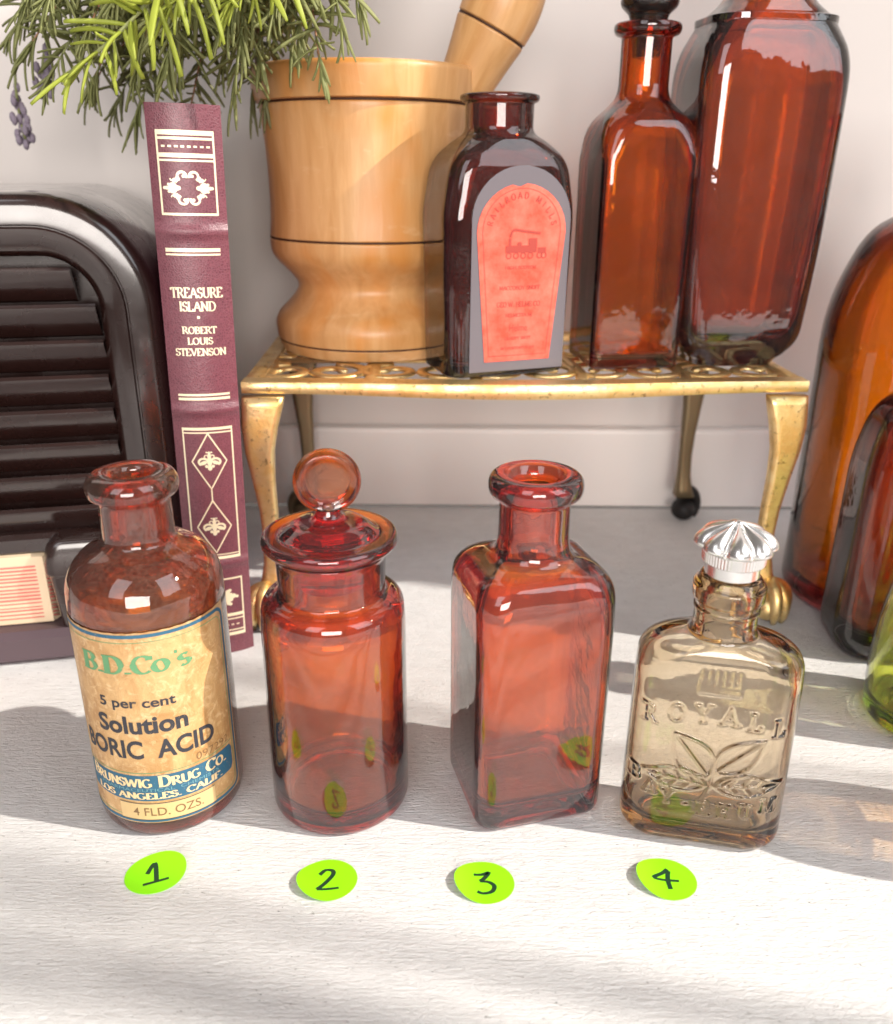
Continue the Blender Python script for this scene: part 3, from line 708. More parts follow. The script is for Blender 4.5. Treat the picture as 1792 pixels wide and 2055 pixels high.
for sx in (1, -1):
    orn += blob(sx * .58, cz, .18, .2) + blob(sx * .78, cz, .12, .07) + blob(sx * .88, cz, .06, .06) + blob(sx * .42, cz, .14, .09) + blob(sx * .72, cz + .13, .06, .05) + blob(sx * .72, cz - .13, .06, .05)
    for sy in (1, -1):
        orn += line2([(sx * (.58 - .1 * q), cz + sy * (.12 + .1 * q)) for q in range(1, 3)], .06)
        orn += line2([(sx * x, cz + sy * y) for x, y in arc(.22, .42, .17, .16, 200, -60, 10)], .045) + blob(sx * .40, cz + sy * .33, .1, .08, 45) + blob(sx * .52, cz + sy * .26, .07, .07) + blob(sx * .16, cz + sy * .43, .06, .06) + line2([(sx * .5, cz + sy * .34), (sx * .62, cz + sy * .26), (sx * .66, cz + sy * .34)], .025)
def fleur(cz, s=1.0):
    o = blob(0, cz, .11 * s, .24 * s) + blob(0, cz + .34 * s, .06 * s, .12 * s) + blob(0, cz - .3 * s, .1 * s, .12 * s)
    for sx in (1, -1):
        o += line2([(sx * x * s, cz + y * s) for x, y in arc(.26, -.02, .2, .16, 170, -60, 8)], .05 * s) + blob(sx * .26 * s, cz - .06 * s, .16 * s, .09 * s, -20 * sx) + blob(sx * .14 * s, cz - .22 * s, .07 * s, .07 * s)
        o += line2([(sx * x * s, cz + y * s) for x, y in arc(.13, .22, .08, .08, 200, -100, 8)], .025 * s) + blob(sx * .1 * s, cz + .42 * s, .05 * s, .035 * s)
    return o
orn += fleur(9.5, .98) + fleur(6.45, .98)
for sx in (1, -1):
    orn += blob(sx * .35, 2.9, .14, .4) + blob(sx * .5, 2.9, .1, .22) + blob(sx * .62, 2.95, .1, .12) + blob(sx * .76, 2.9, .07, .07) + blob(sx * .45, 2.55, .08, .08) + blob(sx * .45, 3.25, .08, .08)
for lo_, hi_ in ((19, 22), (8.2, 10.7), (5.2, 7.8), (1, 4)):
    print2('gilt_ornament', [q for q in orn if lo_ < sum(v for u, v in q[0]) / len(q[0]) < hi_], sm, M['gilt'], spine, .009)
for tx, z, w, h in (('TREASURE', 16.45, 2.0, .38), ('ISLAND', 15.92, 1.42, .36), ('ROBERT', 15.02, 1.35, .27), ('LOUIS', 14.58, 1.0, .27), ('STEVENSON', 14.12, 2.0, .29)):
    print2('lettering', shift(serif_text(tx, h, w, .10, .05, .13), 0, z - .05), sm, M['gilt'], spine, .009)
print2('gilt_dot', blob(0, 15.62, .06, .06), sm, M['gilt'], spine, .01)

# ------------------------------------------------------------------ radio
rd = thing('radio', 'black glossy bakelite radio with rounded corners and horizontal louvres, left of the maroon book', 'radio', (-11.95, 36.1, 0), 12)
x0r, x1r, H_, rc = -20, 0, 20.35, 4.6
def outline(inset, r, y):
    o = []; L, Rr, T, B = x0r + inset, x1r - inset, H_ - inset, .9 + inset * .2
    r = max(r, .3)
    o += [(L, y, B), (Rr, y, B)] + [(Rr, y, B + (T - r - B) * i / 10) for i in range(1, 10)]
    o += [(Rr - r + r * math.cos(R(a)), y, T - r + r * math.sin(R(a))) for a in range(0, 91, 6)]
    o += [(Rr - r + (L + r - Rr + r) * i / 10, y, T) for i in range(1, 10)]
    o += [(L + r + r * math.cos(R(a)), y, T - r + r * math.sin(R(a))) for a in range(90, 181, 6)]
    o += [(L, y, T - r + (B - T + r) * i / 10) for i in range(1, 10)]
    return o
mb = MB(); rs = []
for ins, y in [(.5, 15.5), (.1, 15.3), (0, 15), (0, .7), (.03, .45), (.12, .22), (.3, .06), (.55, .0), (1.2, .0), (1.25, .09), (1.3, .09), (1.36, .0), (1.7, .05), (2.1, .25), (2.4, .6), (2.5, 1.2), (2.52, 1.6)]:
    rs.append(outline(ins, rc - ins, y))
rings(mb, rs, cap0=True, cap1=True); body = mb.build('case', M['bakelite'], rd, sharp=40)
for k in range(8):
    zc = 17.35 - 1.47 * k
    xr = -2.45 - (.9 if k == 0 else .12 if k == 1 else 0)
    mb = MB(); pts = [(.42, -.16), (.38, .0), (.5, .12), (.62, .1), (1.5, -1.18), (1.56, -1.3), (1.4, -1.36), (1.15, -1.25)]
    rs = [[(x, y - .0, zc + z) for y, z in pts] for x in (-19.5, xr)]
    rings(mb, rs); mb.build('louvre', M['bakelite'], rd, sharp=30)
box(-19.6, -2.2, .5, 1.5, 4.9, 5.9, .2).build('cross_bar', M['bakelite'], rd, sharp=40)
box(-19.6, -6.0, .25, 1.5, 1.62, 5.0, .05).build('dial_panel', M['stripe_cream'], rd, sharp=40)
rnd = random.Random(3)
zz_ = 1.9
while zz_ < 4.6:
    box(-19.5, -6.05, .235, .4, zz_, zz_ + .06 + .05 * rnd.random(), .008).build('stripe', M['stripe_red'], rd)
    zz_ += .16 + .05 * rnd.random()
loft([(1.6, .02, .02, .02, 0), (1.6, 1.85, .75, .3, .1), (4.2, 2.05, .85, .4, .1), (4.3, 2.2, .95, .45, .1), (5.0, 2.2, .95, .5, .4), (5.9, 1.9, .8, .5, .4), (5.95, .02, .02, .02, 0)], 64, 5, -4.0, .35).build('corner_block', M['bakelite'], rd)
box(-20.6, .3, -.7, 15.8, 0, 1.6, .3).build('base', M['bakelite_base'], rd, sharp=40)

# ------------------------------------------------------------------ brass trivet
tv = thing('brass_trivet', 'brass footman trivet with pierced top and cabriole legs, holding the mortar and three bottles', 'trivet', (3.7, 38.3, 0), 2.2)
def fy(x):    # front edge plan, gently bowed
    return -.55 * math.cos(x / 13 * math.pi / 1.0) * .5 - .1
def apz(x):   # lower edge of the apron
    return 11.62 - .10 * math.cos(x / 13 * math.pi) + .0
TZ = 12.28; back = 13.1
mb = MB(); n = 80; rs = []
for i in range(n + 1):
    x = -13 + 26 * i / n; y = fy(x)
    q = .12
    rs.append([(x, y, apz(x) + .05), (x, y - .03, apz(x) + .1), (x, y - .03, TZ - .06), (x, y + .02, TZ), (x, y + .95, TZ), (x, y + .95, TZ - .28), (x, y + .28, TZ - .32), (x, y + .28, apz(x) + .05)])
rings(mb, rs); mb.build('front_rail', M['brass'], tv, sharp=40)
for sx in (-1, 1):
    box(sx * 12.55 - .45, sx * 12.55 + .45, .55, back - .6, TZ - .3, TZ - .004, .06).build('side_rail', M['brass'], tv, sharp=40)
box(-13, 13, back - .8, back, TZ - .5, TZ - .006, .08).build('back_rail', M['brass'], tv, sharp=40)
mb = MB()
def scroll(cx, cy, r, a0, turns, sg=1, w=.28):
    P = []
    m = 34
    for i in range(m + 1):
        t = i / m; a = R(a0) + sg * t * turns * 2 * math.pi; q = r * (1 - .78 * t)
        P.append((cx + q * math.cos(a), cy + q * math.sin(a), TZ - .14))
    tube(P, w, 8, mb, flat=.42, up=(0, 0, 1)); 
# tube cross-section: x = sideways, y(flat) = up
for k in range(5):
    cx = -10.2 + 5.1 * k
    for cy, s in ((2.9, 1), (7.9, -1)):
        scroll(cx - 1.15, cy, 1.65, 90 * s, 1.25, s); scroll(cx + 1.15, cy, 1.65, 90 * s, 1.25, -s)
for k in range(6):
    cx = -12.4 + 4.96 * k; tube(bez((cx, .7, TZ - .14), (cx + 1.2, 4, TZ - .14), (cx - 1.2, 8, TZ - .14), (cx, back - .5, TZ - .14), 24), .3, 8, mb, flat=.4)
tube([(-12.3, 5.5, TZ - .15), (12.3, 5.5, TZ - .15)], .32, 8, mb, flat=.4)
mb.build('pierced_scrollwork', M['brass'], tv)
def leg(x, y, sx, sy, mat, footmat, nm='leg'):
    # cabriole leg: x, y = top corner; tapers, knee outwards, ends in a ball-and-paw foot
    T = [(11.62, 0.0, .95, .30), (11.2, 0.05, .93, .34), (10.2, .12, .82, .40), (9.0, .05, .66, .40), (7.6, -.15, .52, .36), (6.0, -.35, .42, .33), (4.6, -.42, .38, .32), (3.3, -.36, .40, .36), (2.4, -.2, .5, .5), (1.9, 0, .62, .62)]
    mb = MB(); rs = []
    for z, off, hw, hd in reversed(T):
        cx = x - sx * hw + sx * off + sx * .0; cyy = y + sy * (off * .7) 
        rs.append([(cx + px, cyy - sy * hd + py, z) for px, py in rrect(hw, hd, min(hw, hd) * .55, 32)])
    rings(mb, rs); L = mb.build(nm, mat, tv)
    mb = MB(); fx = x - sx * .35; fyy = y - sy * .1
    ball((fx, fyy, .72), .78, mb, 20, 12, (1, 1.05, .92))
    for a in (-38, 0, 38):
        ang = math.atan2(sy, sx * .9) + R(a); dx, dy = math.cos(ang), math.sin(ang)
        tube(bez((fx - dx * .1, fyy - dy * .1, 2.1), (fx + dx * .7, fyy + dy * .7, 2.0), (fx + dx * 1.1, fyy + dy * 1.1, 1.3), (fx + dx * .8, fyy + dy * .8, .12), 10), [.3, .34, .36, .36, .35, .34, .32, .3, .27, .22, .12], 8, mb)
    mb.build('paw_foot', footmat, L)
leg(-13.0, -.12, -1, -1, M['brass'], M['brass']); leg(13.0, -.12, 1, -1, M['brass'], M['brass'])
leg(-12.6, back + .3, -1, 1, M['brass_dark'], M['brass_dark']); leg(12.6, back + .3, 1, 1, M['brass_dark'], M['black'])  # rear legs and feet get dark colours in place of shade

# ------------------------------------------------------------------ mortar and pestle
Z0 = TZ + .01
mo = thing('mortar', 'turned wooden mortar with dark burnt grooves standing on the brass trivet', 'mortar', (-4.05, 47.0, Z0))
loft([(0, .02, 0), (0, 4.8, .1), (.55, 5.05, .05), (.57, 4.98, .02), (.63, 4.98, .02), (.65, 5.08, .05), (1.7, 5.2, .8), (2.6, 4.2, .8), (3.3, 3.75, .6), (3.9, 4.2, .7), (4.8, 5.15, .8), (5.6, 5.18, .1), (5.65, 5.1, .02), (5.72, 5.1, .02), (5.75, 5.16, .05),
      (7, 5.05, 1.0), (9.5, 5.08, 1.5), (11.7, 5.3, .3), (11.76, 5.22, .02), (11.84, 5.22, .02), (11.88, 5.55, .04), (13.25, 5.68, .2), (13.4, 5.5, .1), (13.35, 4.85, .15), (12, 4.5, .5), (5, 3.8, 2), (3.9, .02, 0)], 128, 6).build('bowl', M['wood'], mo, sharp=60)
for z, r_ in ((.6, 4.995), (5.685, 5.115), (11.8, 5.235)):
    mb = MB(); P = [(r_ * math.cos(R(a)), r_ * math.sin(R(a)), z) for a in range(0, 361, 4)]; tube(P, .055, 6, mb); mb.build('burnt_groove', M['groove'], mo)
pe = thing('pestle', 'wooden pestle leaning out of the mortar', 'pestle', (-3.5, 46.6, Z0 + 4.35), rot=(R(4), R(27), 0))
loft([(0, .02, 0), (.0, .8, .4), (.8, 1.5, .8), (2.0, 1.55, .8), (3.5, 1.0, 1.2), (7, 1.0, 1.5), (10.5, 1.45, .8), (11.9, 1.72, .1), (11.95, 1.62, .02), (12.03, 1.62, .02), (12.08, 1.74, .05), (13.4, 1.85, .8), (15.3, 1.4, .8), (16, .02, 0)], 64, 6).build('shaft', M['wood'], pe)
mb = MB(); tube([(1.64 * math.cos(R(a)), 1.64 * math.sin(R(a)), 11.99) for a in range(0, 361, 6)], .05, 6, mb); mb.build('burnt_groove', M['groove'], pe)

# ------------------------------------------------------------------ bottles on the trivet
sn = thing('snuff_bottle', 'dark square bottle with red arched label beside the mortar on the trivet', 'bottle', (2.2, 41.4, Z0), 20)
loft([(.12, .02, .02, .01, .05), (.1, 2.2, 1.5, .3, .1), (0, 2.7, 1.8, .6, .1), (.1, 2.98, 2.02, .8, .1), (7.2, 3.1, 2.1, .8, .5), (9.35, 2.75, 2.1, .95, .7), (10.15, 1.9, 1.75, 1.3, .4), (10.35, 1.6, 1.6, 1.5, .2), (10.6, 1.5, 1.5, 1.5, .1), (11.6, 1.5, 1.5, 1.5, .05),
      (11.7, 1.72, 1.72, 1.72, .1), (11.95, 1.75, 1.75, 1.75, .12), (12.02, 1.3, 1.3, 1.3, .05), (11.5, 1.2, 1.2, 1.2, .1), (10.3, 1.2, 1.2, 1.2, .4), (9.5, 2.4, 1.8, .9, .7), (7.2, 2.8, 1.82, .6, .3), (.6, 2.7, 1.75, .5, .4), (.5, .02, .02, .01, .05)], 160, 6).build('body', M['snuff'], sn)
FY = -2.05
def snm(u, v, d): return (u + .3, FY - .0113 * min(v, 7.2) - .02 - d, v)
def archP(w0, w1, h0, h1, n=20):   # half widths bottom / top, then an arch
    P = [(-w0, h0), (w0, h0), (w1, h1)]
    P += [(w1 * math.cos(t), h1 + (w1 * .95) * math.sin(t)) for t in np.linspace(0, math.pi, n)][1:]
    return P
def poly_plate(P, fmap, d0, d1, name, mat, parent):
    mb = MB(); n = len(P); V = [fmap(u, v, d0) for u, v in P] + [fmap(u, v, d1) for u, v in P]
    mb.add(V, [tuple(range(n, 2 * n)), tuple(reversed(range(n)))] + [(i, (i + 1) % n, n + (i + 1) % n, n + i) for i in range(n)])
    return mb.build(name, mat, parent, smooth=False)
poly_plate(archP(2.35, 2.35, .3, 6.9), snm, -.03, .01, 'frosted_panel', M['silver_paper'], sn)
rp_ = archP(1.62, 2.12, .75, 6.4)
rp_ = [(u, v) if not (u < .05 and u > -.35 and v > 8) else (u, v - .14) for u, v in rp_]
rl = poly_plate(rp_, snm, .012, .03, 'red_label', M['red_label'], sn)
inner = [(u * .88, 6.4 + (v - 6.4) * .9 if v > 1 else 1.0) for u, v in archP(1.62, 2.12, .75, 6.4)]
pr = line2(dense(inner + [inner[0]], .3), .015)
def arctext(t, r, a0, a1, h, cz):
    sh = []
    for i, ch in enumerate(t):
        if ch == ' ': continue
        a = a0 + (a1 - a0) * i / (len(t) - 1); adv, stt, ser = G[ch]
        for s_ in stt:
            V, Fc = ribbon(s_, lambda p, q: .05 + .05 * abs(q)); out = []
            for x, y in V:
                x = (x - adv / 2) * h; y = y * h; b = R(90 - a); rr = r + y
                out.append(((rr) * math.sin(R(a)) + x * math.cos(R(a)), cz + rr * math.cos(R(a)) - x * math.sin(R(a))))
            sh.append((out, Fc))
    return sh
pr += arctext('RAILROAD MILLS', 1.45, -74, 74, .26, 6.35)
# little locomotive
pr += rect2(-.75, 5.55, .35, 5.85, 1) + rect2(.35, 5.55, .75, 6.15, 1) + rect2(-.62, 5.85, -.5, 6.15, 1) + blob(-.1, 5.9, .12, .1) + rect2(.8, 5.5, 1.2, 5.75, 1)
for x in (-.6, -.25, .1, .45, .9, 1.1): pr += line2(arc(x, 5.42, .12, .12, 0, 360, 12), .025)
pr += line2(smooth2([(-.55, 6.2), (-.4, 6.5), (.1, 6.45), (.9, 6.35)]), .05)
print2('faded_print', pr, snm, M['red_ink'], rl, .034, .001)
for tx, z, w, h in (('HIGH SCOTCH', 4.85, 1.5, .13), ('MACCOBOY SNUFF', 3.95, 2.0, .17), ('GEO.W. HELME CO.', 3.2, 2.2, .22), ('HELMETTA NJ', 2.75, 1.3, .15)):
    print2('lettering', shift(serif_text(tx.replace('J', 'I'), h, w, .09, .05, .08), 0, z), snm, M['red_ink'], rl, .034)
print2('lettering', shift(sans_text('Helme', .34, .9, 0), 0, 2.1), snm, M['red_ink'], rl, .034)
print2('lettering', shift(serif_text('QUALITY SNUFF', .13, 1.3, .09, .05, .08), 0, 1.72), snm, M['red_ink'], rl, .034)
print2('lettering', shift(serif_text('NET CONTENTS 8 OZS', .12, 1.7, .09, .05, .08), 0, 1.27), snm, M['red_ink'], rl, .034)

tb = thing('tall_bottle', 'slim square amber bottle with glass stopper, second from the right on the trivet', 'bottle', (8.75, 43.2, Z0), 8)
loft([(.1, .02, .02, .01, .05), (.1, 1.6, 1.6, .3, .1), (0, 2.0, 2.0, .4, .1), (.12, 2.2, 2.2, .45, .1), (9.4, 2.25, 2.25, .45, .3), (10.9, 2.2, 2.2, 1.2, .9), (11.7, 1.4, 1.4, 1.4, .6), (12.2, 1.12, 1.12, 1.12, .4), (14.4, 1.12, 1.12, 1.12, .1),
      (14.5, 1.4, 1.4, 1.4, .1), (14.7, 1.5, 1.5, 1.5, .15), (14.95, 1.45, 1.45, 1.45, .1), (14.95, .8, .8, .8, .1), (14.0, .75, .75, .75, .2), (11.9, .8, .8, .8, .4), (10.6, 1.9, 1.9, .9, .7), (9.2, 1.95, 1.95, .3, .3), (.7, 1.95, 1.95, .3, .3), (.5, 1.0, 1.0, .3, .3), (.55, .02, .02, .01, .05)], 160, 6).build('body', M['dark2'], tb)
loft([(13.6, .02, 0), (13.6, .6, .1), (14.9, .76, .05), (15.3, .9, .1), (15.6, 1.25, .15), (15.9, 1.3, .15), (16.1, .9, .2), (16.6, .5, .2), (17.6, 1.2, .6), (18.6, .9, .5), (18.9, .02, 0)], 48, 5).build('stopper', M['stopper'], tb)
bb = thing('large_bottle', 'large broad-shouldered dark amber bottle at the right end of the trivet', 'bottle', (14.05, 43.7, Z0), 8)
loft([(.15, .02, .02, .01, .05), (.12, 1.7, 1.4, .8, .1), (0, 2.0, 1.75, 1.0, .1), (.35, 2.25, 2.0, 1.1, .15), (.5, 2.5, 2.1, 1.1, .2), (1.3, 3.05, 2.4, 1.0, .7), (6, 3.3, 2.5, .9, 1.5), (11.2, 3.38, 2.55, .95, 1.0), (13.6, 3.4, 2.55, 1.0, 1.2), (14.9, 2.85, 2.15, 1.4, .2), (14.95, 2.9, 2.1, 1.4, .02), (15.2, 2.9, 2.1, 1.4, .02), (15.25, 2.6, 2.0, 1.4, .1),
      (15.9, 1.9, 1.7, 1.6, .5), (17.5, 1.5, 1.5, 1.5, .5), (20, 1.5, 1.5, 1.5, .1), (20.1, 1.8, 1.8, 1.8, .1), (20.8, 1.8, 1.8, 1.8, .1), (20.8, 1.0, 1.0, 1.0, .1), (17.3, 1.1, 1.1, 1.1, .5), (15.4, 1.9, 1.5, 1.1, .6), (13.4, 3.0, 2.2, .8, 1.2), (11, 3.03, 2.2, .7, 1.0), (6, 2.85, 2.15, .7, 1), (1.9, 2.6, 2.0, .7, .8), (1.2, 1.9, 1.5, .6, .4), (1.3, .02, .02, .01, .05)], 176, 7).build('body', M['dark3'], bb)

# ------------------------------------------------------------------ bottles at the right edge
ra = thing('orange_amber_bottle', 'tall orange amber bottle with sloping shoulder standing behind at the right edge', 'bottle', (22.6, 41.6, 0), 4)
loft([(.3, .02, 0), (.3, 2.5, .3), (0, 3.2, .2), (0, 3.7, .3), (.5, 4.25, .4), (10, 4.25, 2), (15.3, 4.3, 2.0), (18.7, 3.0, 1.2), (19.6, 1.5, .6), (23, 1.4, .2), (23.1, 1.8, .1), (23.8, 1.8, .1), (23.8, 1.1, .1), (19.4, 1.1, .5), (18.0, 2.9, 1.2), (15, 3.95, 2), (1.2, 3.95, .5), (.9, 2.0, .5), (1.0, .02, 0)], 112, 7).build('body', M['amberR'], ra)
rb2 = thing('brown_glass_bottle', 'squat brownish glass bottle standing in front of the tall orange one', 'bottle', (22.3, 36.3, 0), -6)
loft([(.3, .02, .02, .01, 0), (.3, 2, 1.2, .8, .3), (0, 2.8, 1.6, 1.0, .2), (0, 3.3, 1.9, 1.2, .3), (.7, 3.85, 2.3, 1.5, .5), (9.2, 3.8, 2.3, 1.5, 1.0), (11.9, 3.3, 2.1, 1.6, 1.4), (12.6, 1.5, 1.4, 1.4, .5), (15, 1.3, 1.3, 1.3, .2), (15.1, 1.6, 1.6, 1.6, .1), (15.7, 1.6, 1.6, 1.6, .1), (15.7, 1, 1, 1, .1), (12.4, 1.1, 1.1, 1.1, .4), (11.5, 3.0, 1.8, 1.3, 1.2), (9, 3.5, 2.0, 1.2, 1), (1.4, 3.55, 2.0, 1.2, .6), (1.0, 2, 1.2, .8, .5), (1.1, .02, .02, .01, 0)], 144, 7).build('body', M['plum'], rb2)
gb = thing('green_glass_vessel', 'yellow-green glass vessel cut off by the right edge', 'vessel', (20.15, 30.2, 0))
loft([(.3, .02, 0), (.3, 1.4, .3), (0, 1.9, .2), (0, 2.2, .2), (.3, 2.5, .3), (3.5, 2.65, 1.5), (6.8, 2.2, 1.2), (8.2, 1.1, .5), (9.6, 1.0, .1), (9.7, 1.3, .1), (10.1, 1.3, .1), (10.1, .7, .1), (8.0, .8, .4), (6.5, 2.0, 1.0), (3.5, 2.4, 1.5), (.8, 2.25, .4), (.6, 1.2, .3), (.7, .02, 0)], 96, 6).build('body', M['green'], gb)
fb = thing('amber_bottle', 'round amber bottle standing just outside the right edge, casting the rounded shadow', 'bottle', (20.2, 22.5, 0))
loft([(.2, .02, 0), (.2, 1.5, .3), (0, 2.0, .2), (.3, 2.35, .3), (5.6, 2.35, 1.0), (7.4, 1.9, .9), (7.8, 1.0, .4), (9.6, .95, .1), (9.7, 1.3, .1), (10.2, 1.3, .1), (10.2, .7, .1), (7.7, .75, .4), (7.0, 1.8, .8), (5.5, 2.1, .8), (.8, 2.1, .4), (.6, .02, 0)], 80, 6).build('body', M['amber_off'], fb)

# ------------------------------------------------------------------ rosemary hanging from a hook on the wall, above the picture
hk = thing('wall_hook', 'iron hook on the wall above the picture holding the rosemary', 'hook', (-6, 55, 40))
mb = MB(); tube([(0, .2, 0), (0, -2, 0), (0, -5.2, -.3), (0, -6.2, -.2), (0, -6.6, .6)], .22, 8, mb); mb.build('shank', M['iron'], hk)
rm = thing('rosemary_bunch', 'bunch of rosemary hanging over the book and the mortar at the top left', 'plant', (-6, 49.2, 39.3))
base = Vector((0, 0, -.0))
mb = MB(); tube([(0, 0, .6), (0, 0, -2.5)], .5, 10, mb); mb.build('twine_binding', M['twine'], rm)
rl_ = random.Random(11)
leafmesh = []
def leaf_mesh(mat, L, w, bend):
    mb = MB(); rs = []
    for i in range(7):
        t = i / 6; ww = w * (.6 + .4 * math.sin(math.pi * t)) if 0 < t < 1 else w * .38
        x = t * L; z = -bend * t * t * L
        rs.append([(x, ww, z - .02), (x, ww * .55, z + .06), (x, 0, z + .02), (x, -ww * .55, z + .06), (x, -ww, z - .02), (x, 0, z - .09)])
    rings(mb, rs); me = bpy.data.meshes.new('leaf'); me.from_pydata([(a * U, b * U, c * U) for a, b, c in mb.v], [], mb.f)
    me.polygons.foreach_set('use_smooth', [True] * len(me.polygons)); me.materials.append(mat); return me
LM = {k: [leaf_mesh(M[k], L, w, b) for L, w, b in ((2.1, .118, .12), (1.7, .115, .3), (2.4, .115, .2), (1.5, .11, -.15))] for k in ('leaf_a', 'leaf_b', 'leaf_c')}
leaf_list = []; stems = []
def sprig(P, mat, dens=5.5, scale=1.0, lead=.15, r=.11, woody=False):
    """P: world control points, base to tip"""
    p = bez(*P, 26); stems.append((p, r, woody))
    L = sum((p[i + 1] - p[i]).length for i in range(26)); n = int(L * dens); ph = rl_.random() * 6
    for k in range(n):
        t = lead + (1 - lead) * k / n; i = min(25, int(t * 26)); q = p[i].lerp(p[i + 1], t * 26 - i); d = (p[i + 1] - p[i]).normalized()
        ph += 2.0 + rl_.random() * .6
        side = d.orthogonal().normalized(); side.rotate(Matrix.Rotation(ph, 3, d))
        sp = .55 + .35 * rl_.random() if t < .93 else .25
        v = (d * (1 - sp) + side * sp + Vector((0, 0, -.12))).normalized()
        sc = scale * (.75 + .4 * rl_.random()) * (1 if t < .9 else .7)
        leaf_list.append((q, v, sc, mat, rl_.random() * 6.28))
wp = lambda x, y, z: (x, y, z)
K = (-6, 49, 37)
# front sprigs, their leaves coloured as sunlit
sprig([K, (-4, 36, 36), (-6.5, 31.5, 27.5), (-12.4, 31, 24.0)], 'leaf_a', 2.9, 1.0, .45, .13)
sprig([K, (-3, 38, 35), (-5, 33, 29.5), (-9.6, 32.5, 26.0)], 'leaf_a', 3.0, .9, .55, .12)
sprig([K, (-1, 38, 34), (-4, 34, 29.5), (-7.6, 34, 26.6)], 'leaf_a', 3.0, .9, .6, .11)
# middle and back sprigs: tip positions spread over the top left
tips = [(-18.6, 42, 25.6), (-17.0, 40, 24.3), (-19, 44, 27.5), (-15.5, 41, 24.3), (-14.4, 43, 23.0), (-13.2, 40, 24.6), (-12.4, 44, 22.6), (-16.8, 44, 26.4), (-18.2, 39, 28.2), (-13.6, 39, 26.8), (-10.2, 43, 25.2), (-6.8, 42, 25.6), (-15.0, 43, 25.4), (-19.6, 43, 26.4), (-11.6, 41, 25.0), (-9.3, 41, 24.0), (-8.6, 44, 23.8), (-7.9, 40, 25.2),
        (-5.2, 39, 24.7), (-4.2, 38.5, 26.2), (-16, 45, 23.6), (-17.5, 46, 24.4), (-8.2, 38, 25.4), (-11, 37, 24.6), (-14.3, 38, 25.8), (-16.6, 38, 26.8), (-6.2, 40, 25.8), (-9.4, 45, 23.8), (-3.6, 40, 27.2), (-19.5, 42, 29), (-12.5, 40, 26.2)]
for i, tp in enumerate(tips):
    bx = -8 + (tp[0] + 10) * .25
    m = 'leaf_b' if tp[1] < 43.5 else 'leaf_c'  # farthest sprigs take the darker leaf, shade put into its colour
    sprig([K, (bx, 46, 36), (bx + (tp[0] - bx) * .55, tp[1] + 1, max(tp[2] + 5, 29)), tp], m, 4.8, .95, .3, .09, i % 3 == 0)
for x, z in ((-9.2, 28.2), (-7.2, 28.0), (-11.5, 28.6), (-5.5, 28.3), (-14, 28.6)):
    sprig([K, (x + 2, 44, 34), (x + 1, 38, 30), (x - 1.2, 37, z - 1.6)], 'leaf_b', 6, .9, .4, .1)
inv = Vector((-6, 49.2, 39.3))
for p, r_, woody in stems:
    mb = MB(); tube([q - inv for q in p], [r_ * (1 - .6 * i / len(p)) for i in range(len(p))], 6, mb); mb.build('stem', M['stem'] if woody else M['stem_green'], rm)
cc = Vector((0, 0, 21.4)); fwv = Vector((0, math.cos(R(22)), -math.sin(R(22))))
def seen(q):
    d = q - cc; z = d.dot(fwv); u = d.x / z; w_ = d.dot(Vector((0, math.sin(R(22)), math.cos(R(22))))) / z
    return abs(u) < .54 and w_ < .62
leaf_list.sort(key=lambda e_: (not seen(e_[0]), e_[0].y))
rest = {}
for i, (q, v, sc, mk, tw) in enumerate(leaf_list):
    me = LM[mk][i % 4]
    rot = v.to_track_quat('X', 'Z').to_matrix() @ Matrix.Rotation(tw * .15, 3, 'X')
    if i < 290:
        o = bpy.data.objects.new('leaf', me); C.objects.link(o); o.parent = rm
        o.matrix_local = Matrix.Translation((q - inv) * U) @ rot.to_4x4() @ Matrix.Scale(sc, 4)
    else:
        mb = rest.setdefault(mk, MB())
        mb.add([(rot @ (Vector(vv.co) / U * sc)) + (q - inv) for vv in me.vertices], [tuple(pp.vertices) for pp in me.polygons])
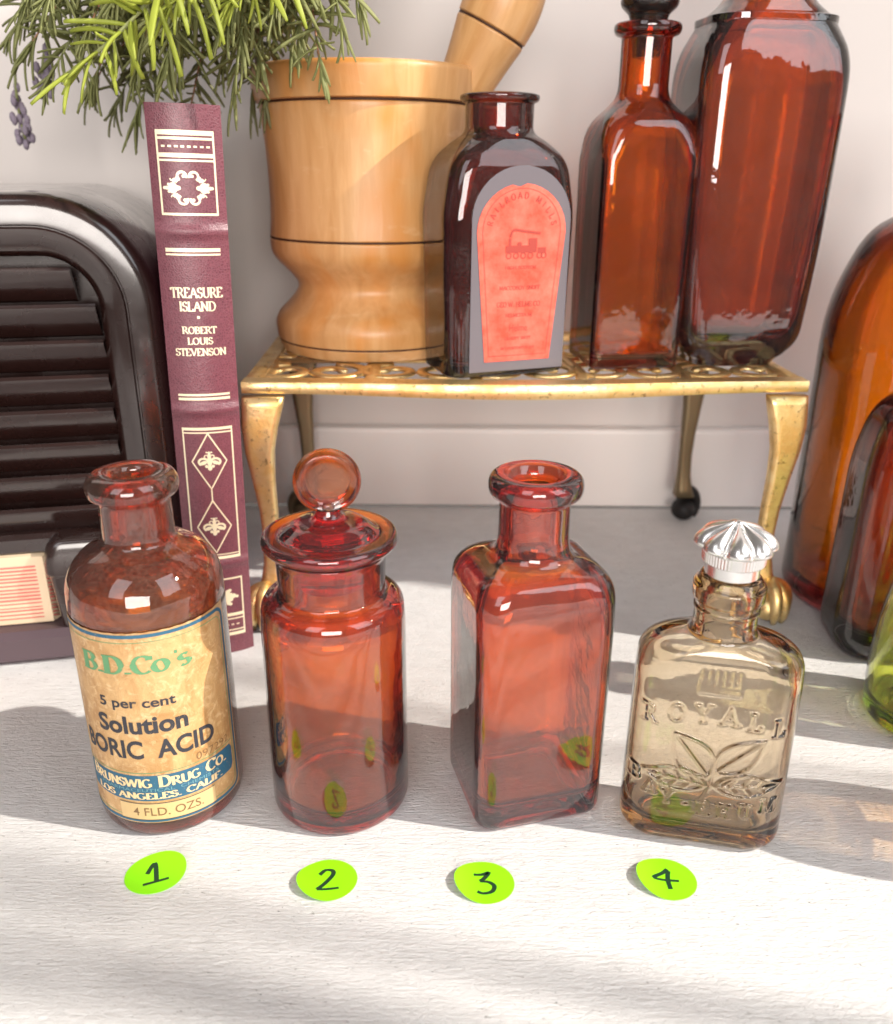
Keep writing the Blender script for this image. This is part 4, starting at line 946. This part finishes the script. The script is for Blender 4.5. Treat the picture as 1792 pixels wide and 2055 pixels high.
for mk, mb in rest.items(): prop(mb.build('leaves', M[mk], rm), kind='stuff')
# lavender stems drooping on the left
for i, (P, lab_) in enumerate((([(-10, 50, 38), (-20, 48, 34), (-22, 47, 27), (-21.3, 47, 22.4)], 'dried lavender sprig drooping at the far left above the radio'),
                               ([(-9, 50, 38), (-15, 49, 33), (-19.6, 45, 28), (-18.9, 44.5, 24.3)], 'dried lavender sprig hanging beside the rosemary left of the book'))):
    lv = thing('lavender_sprig', lab_, 'flower', P[0], group='lavender sprigs among the rosemary')
    p = [q - Vector(P[0]) for q in bez(*P, 30)]
    mb = MB(); tube([Vector((4, -.9, .2)) if i == 0 else Vector((3, -.9, .2))] + p, .07, 6, mb); mb.build('stem', M['stem_green'], lv)
    mb = MB()
    for k in range(26):
        q = p[-1 - k // 5] + Vector((rl_.uniform(-.3, .3), rl_.uniform(-.3, .3), rl_.uniform(-.2, .2))); ball(q, .17, mb, 6, 4, (1, 1, 1.5))
    mb.build('flower_head', M['lavender'], lv)
# unseen stems added off to the right, placed to streak the sunlight
streak_stems = thing('light_streak_stems', 'bare stems added unseen beyond the right edge to streak the sunlight', 'plant', (90, 0, -3))
rv = random.Random(5)
for y0, rr_ in ((9.3, .22), (1.4, .42), (-.6, .30), (-2.0, .50), (-4.2, .45), (-6.0, .6), (-9.5, .5), (-14, .7)):
    pts = [Vector((rv.uniform(-3, 3), y0 + rv.uniform(-.5, .5) , z)) for z in (0, 35, 58, 70, 82, 95, 120)]
    path = []
    for i in range(len(pts) - 1):
        for t in np.linspace(0, 1, 5)[:-1]: path.append(pts[i].lerp(pts[i + 1], float(t * t * (3 - 2 * t))))
    mb = MB(); tube(path + [pts[-1]], [rr_ * (.75 + .5 * rv.random()) for _ in range(len(path) + 1)], 8, mb); mb.build('stem', M['stem'], streak_stems)

for o in S.objects:
    if o.type == 'MESH' and any(m and 'glass' in m.name for m in o.data.materials): o.cycles.is_caustics_caster = True
    if o.name in ('table_top', 'wall'): o.cycles.is_caustics_receiver = True
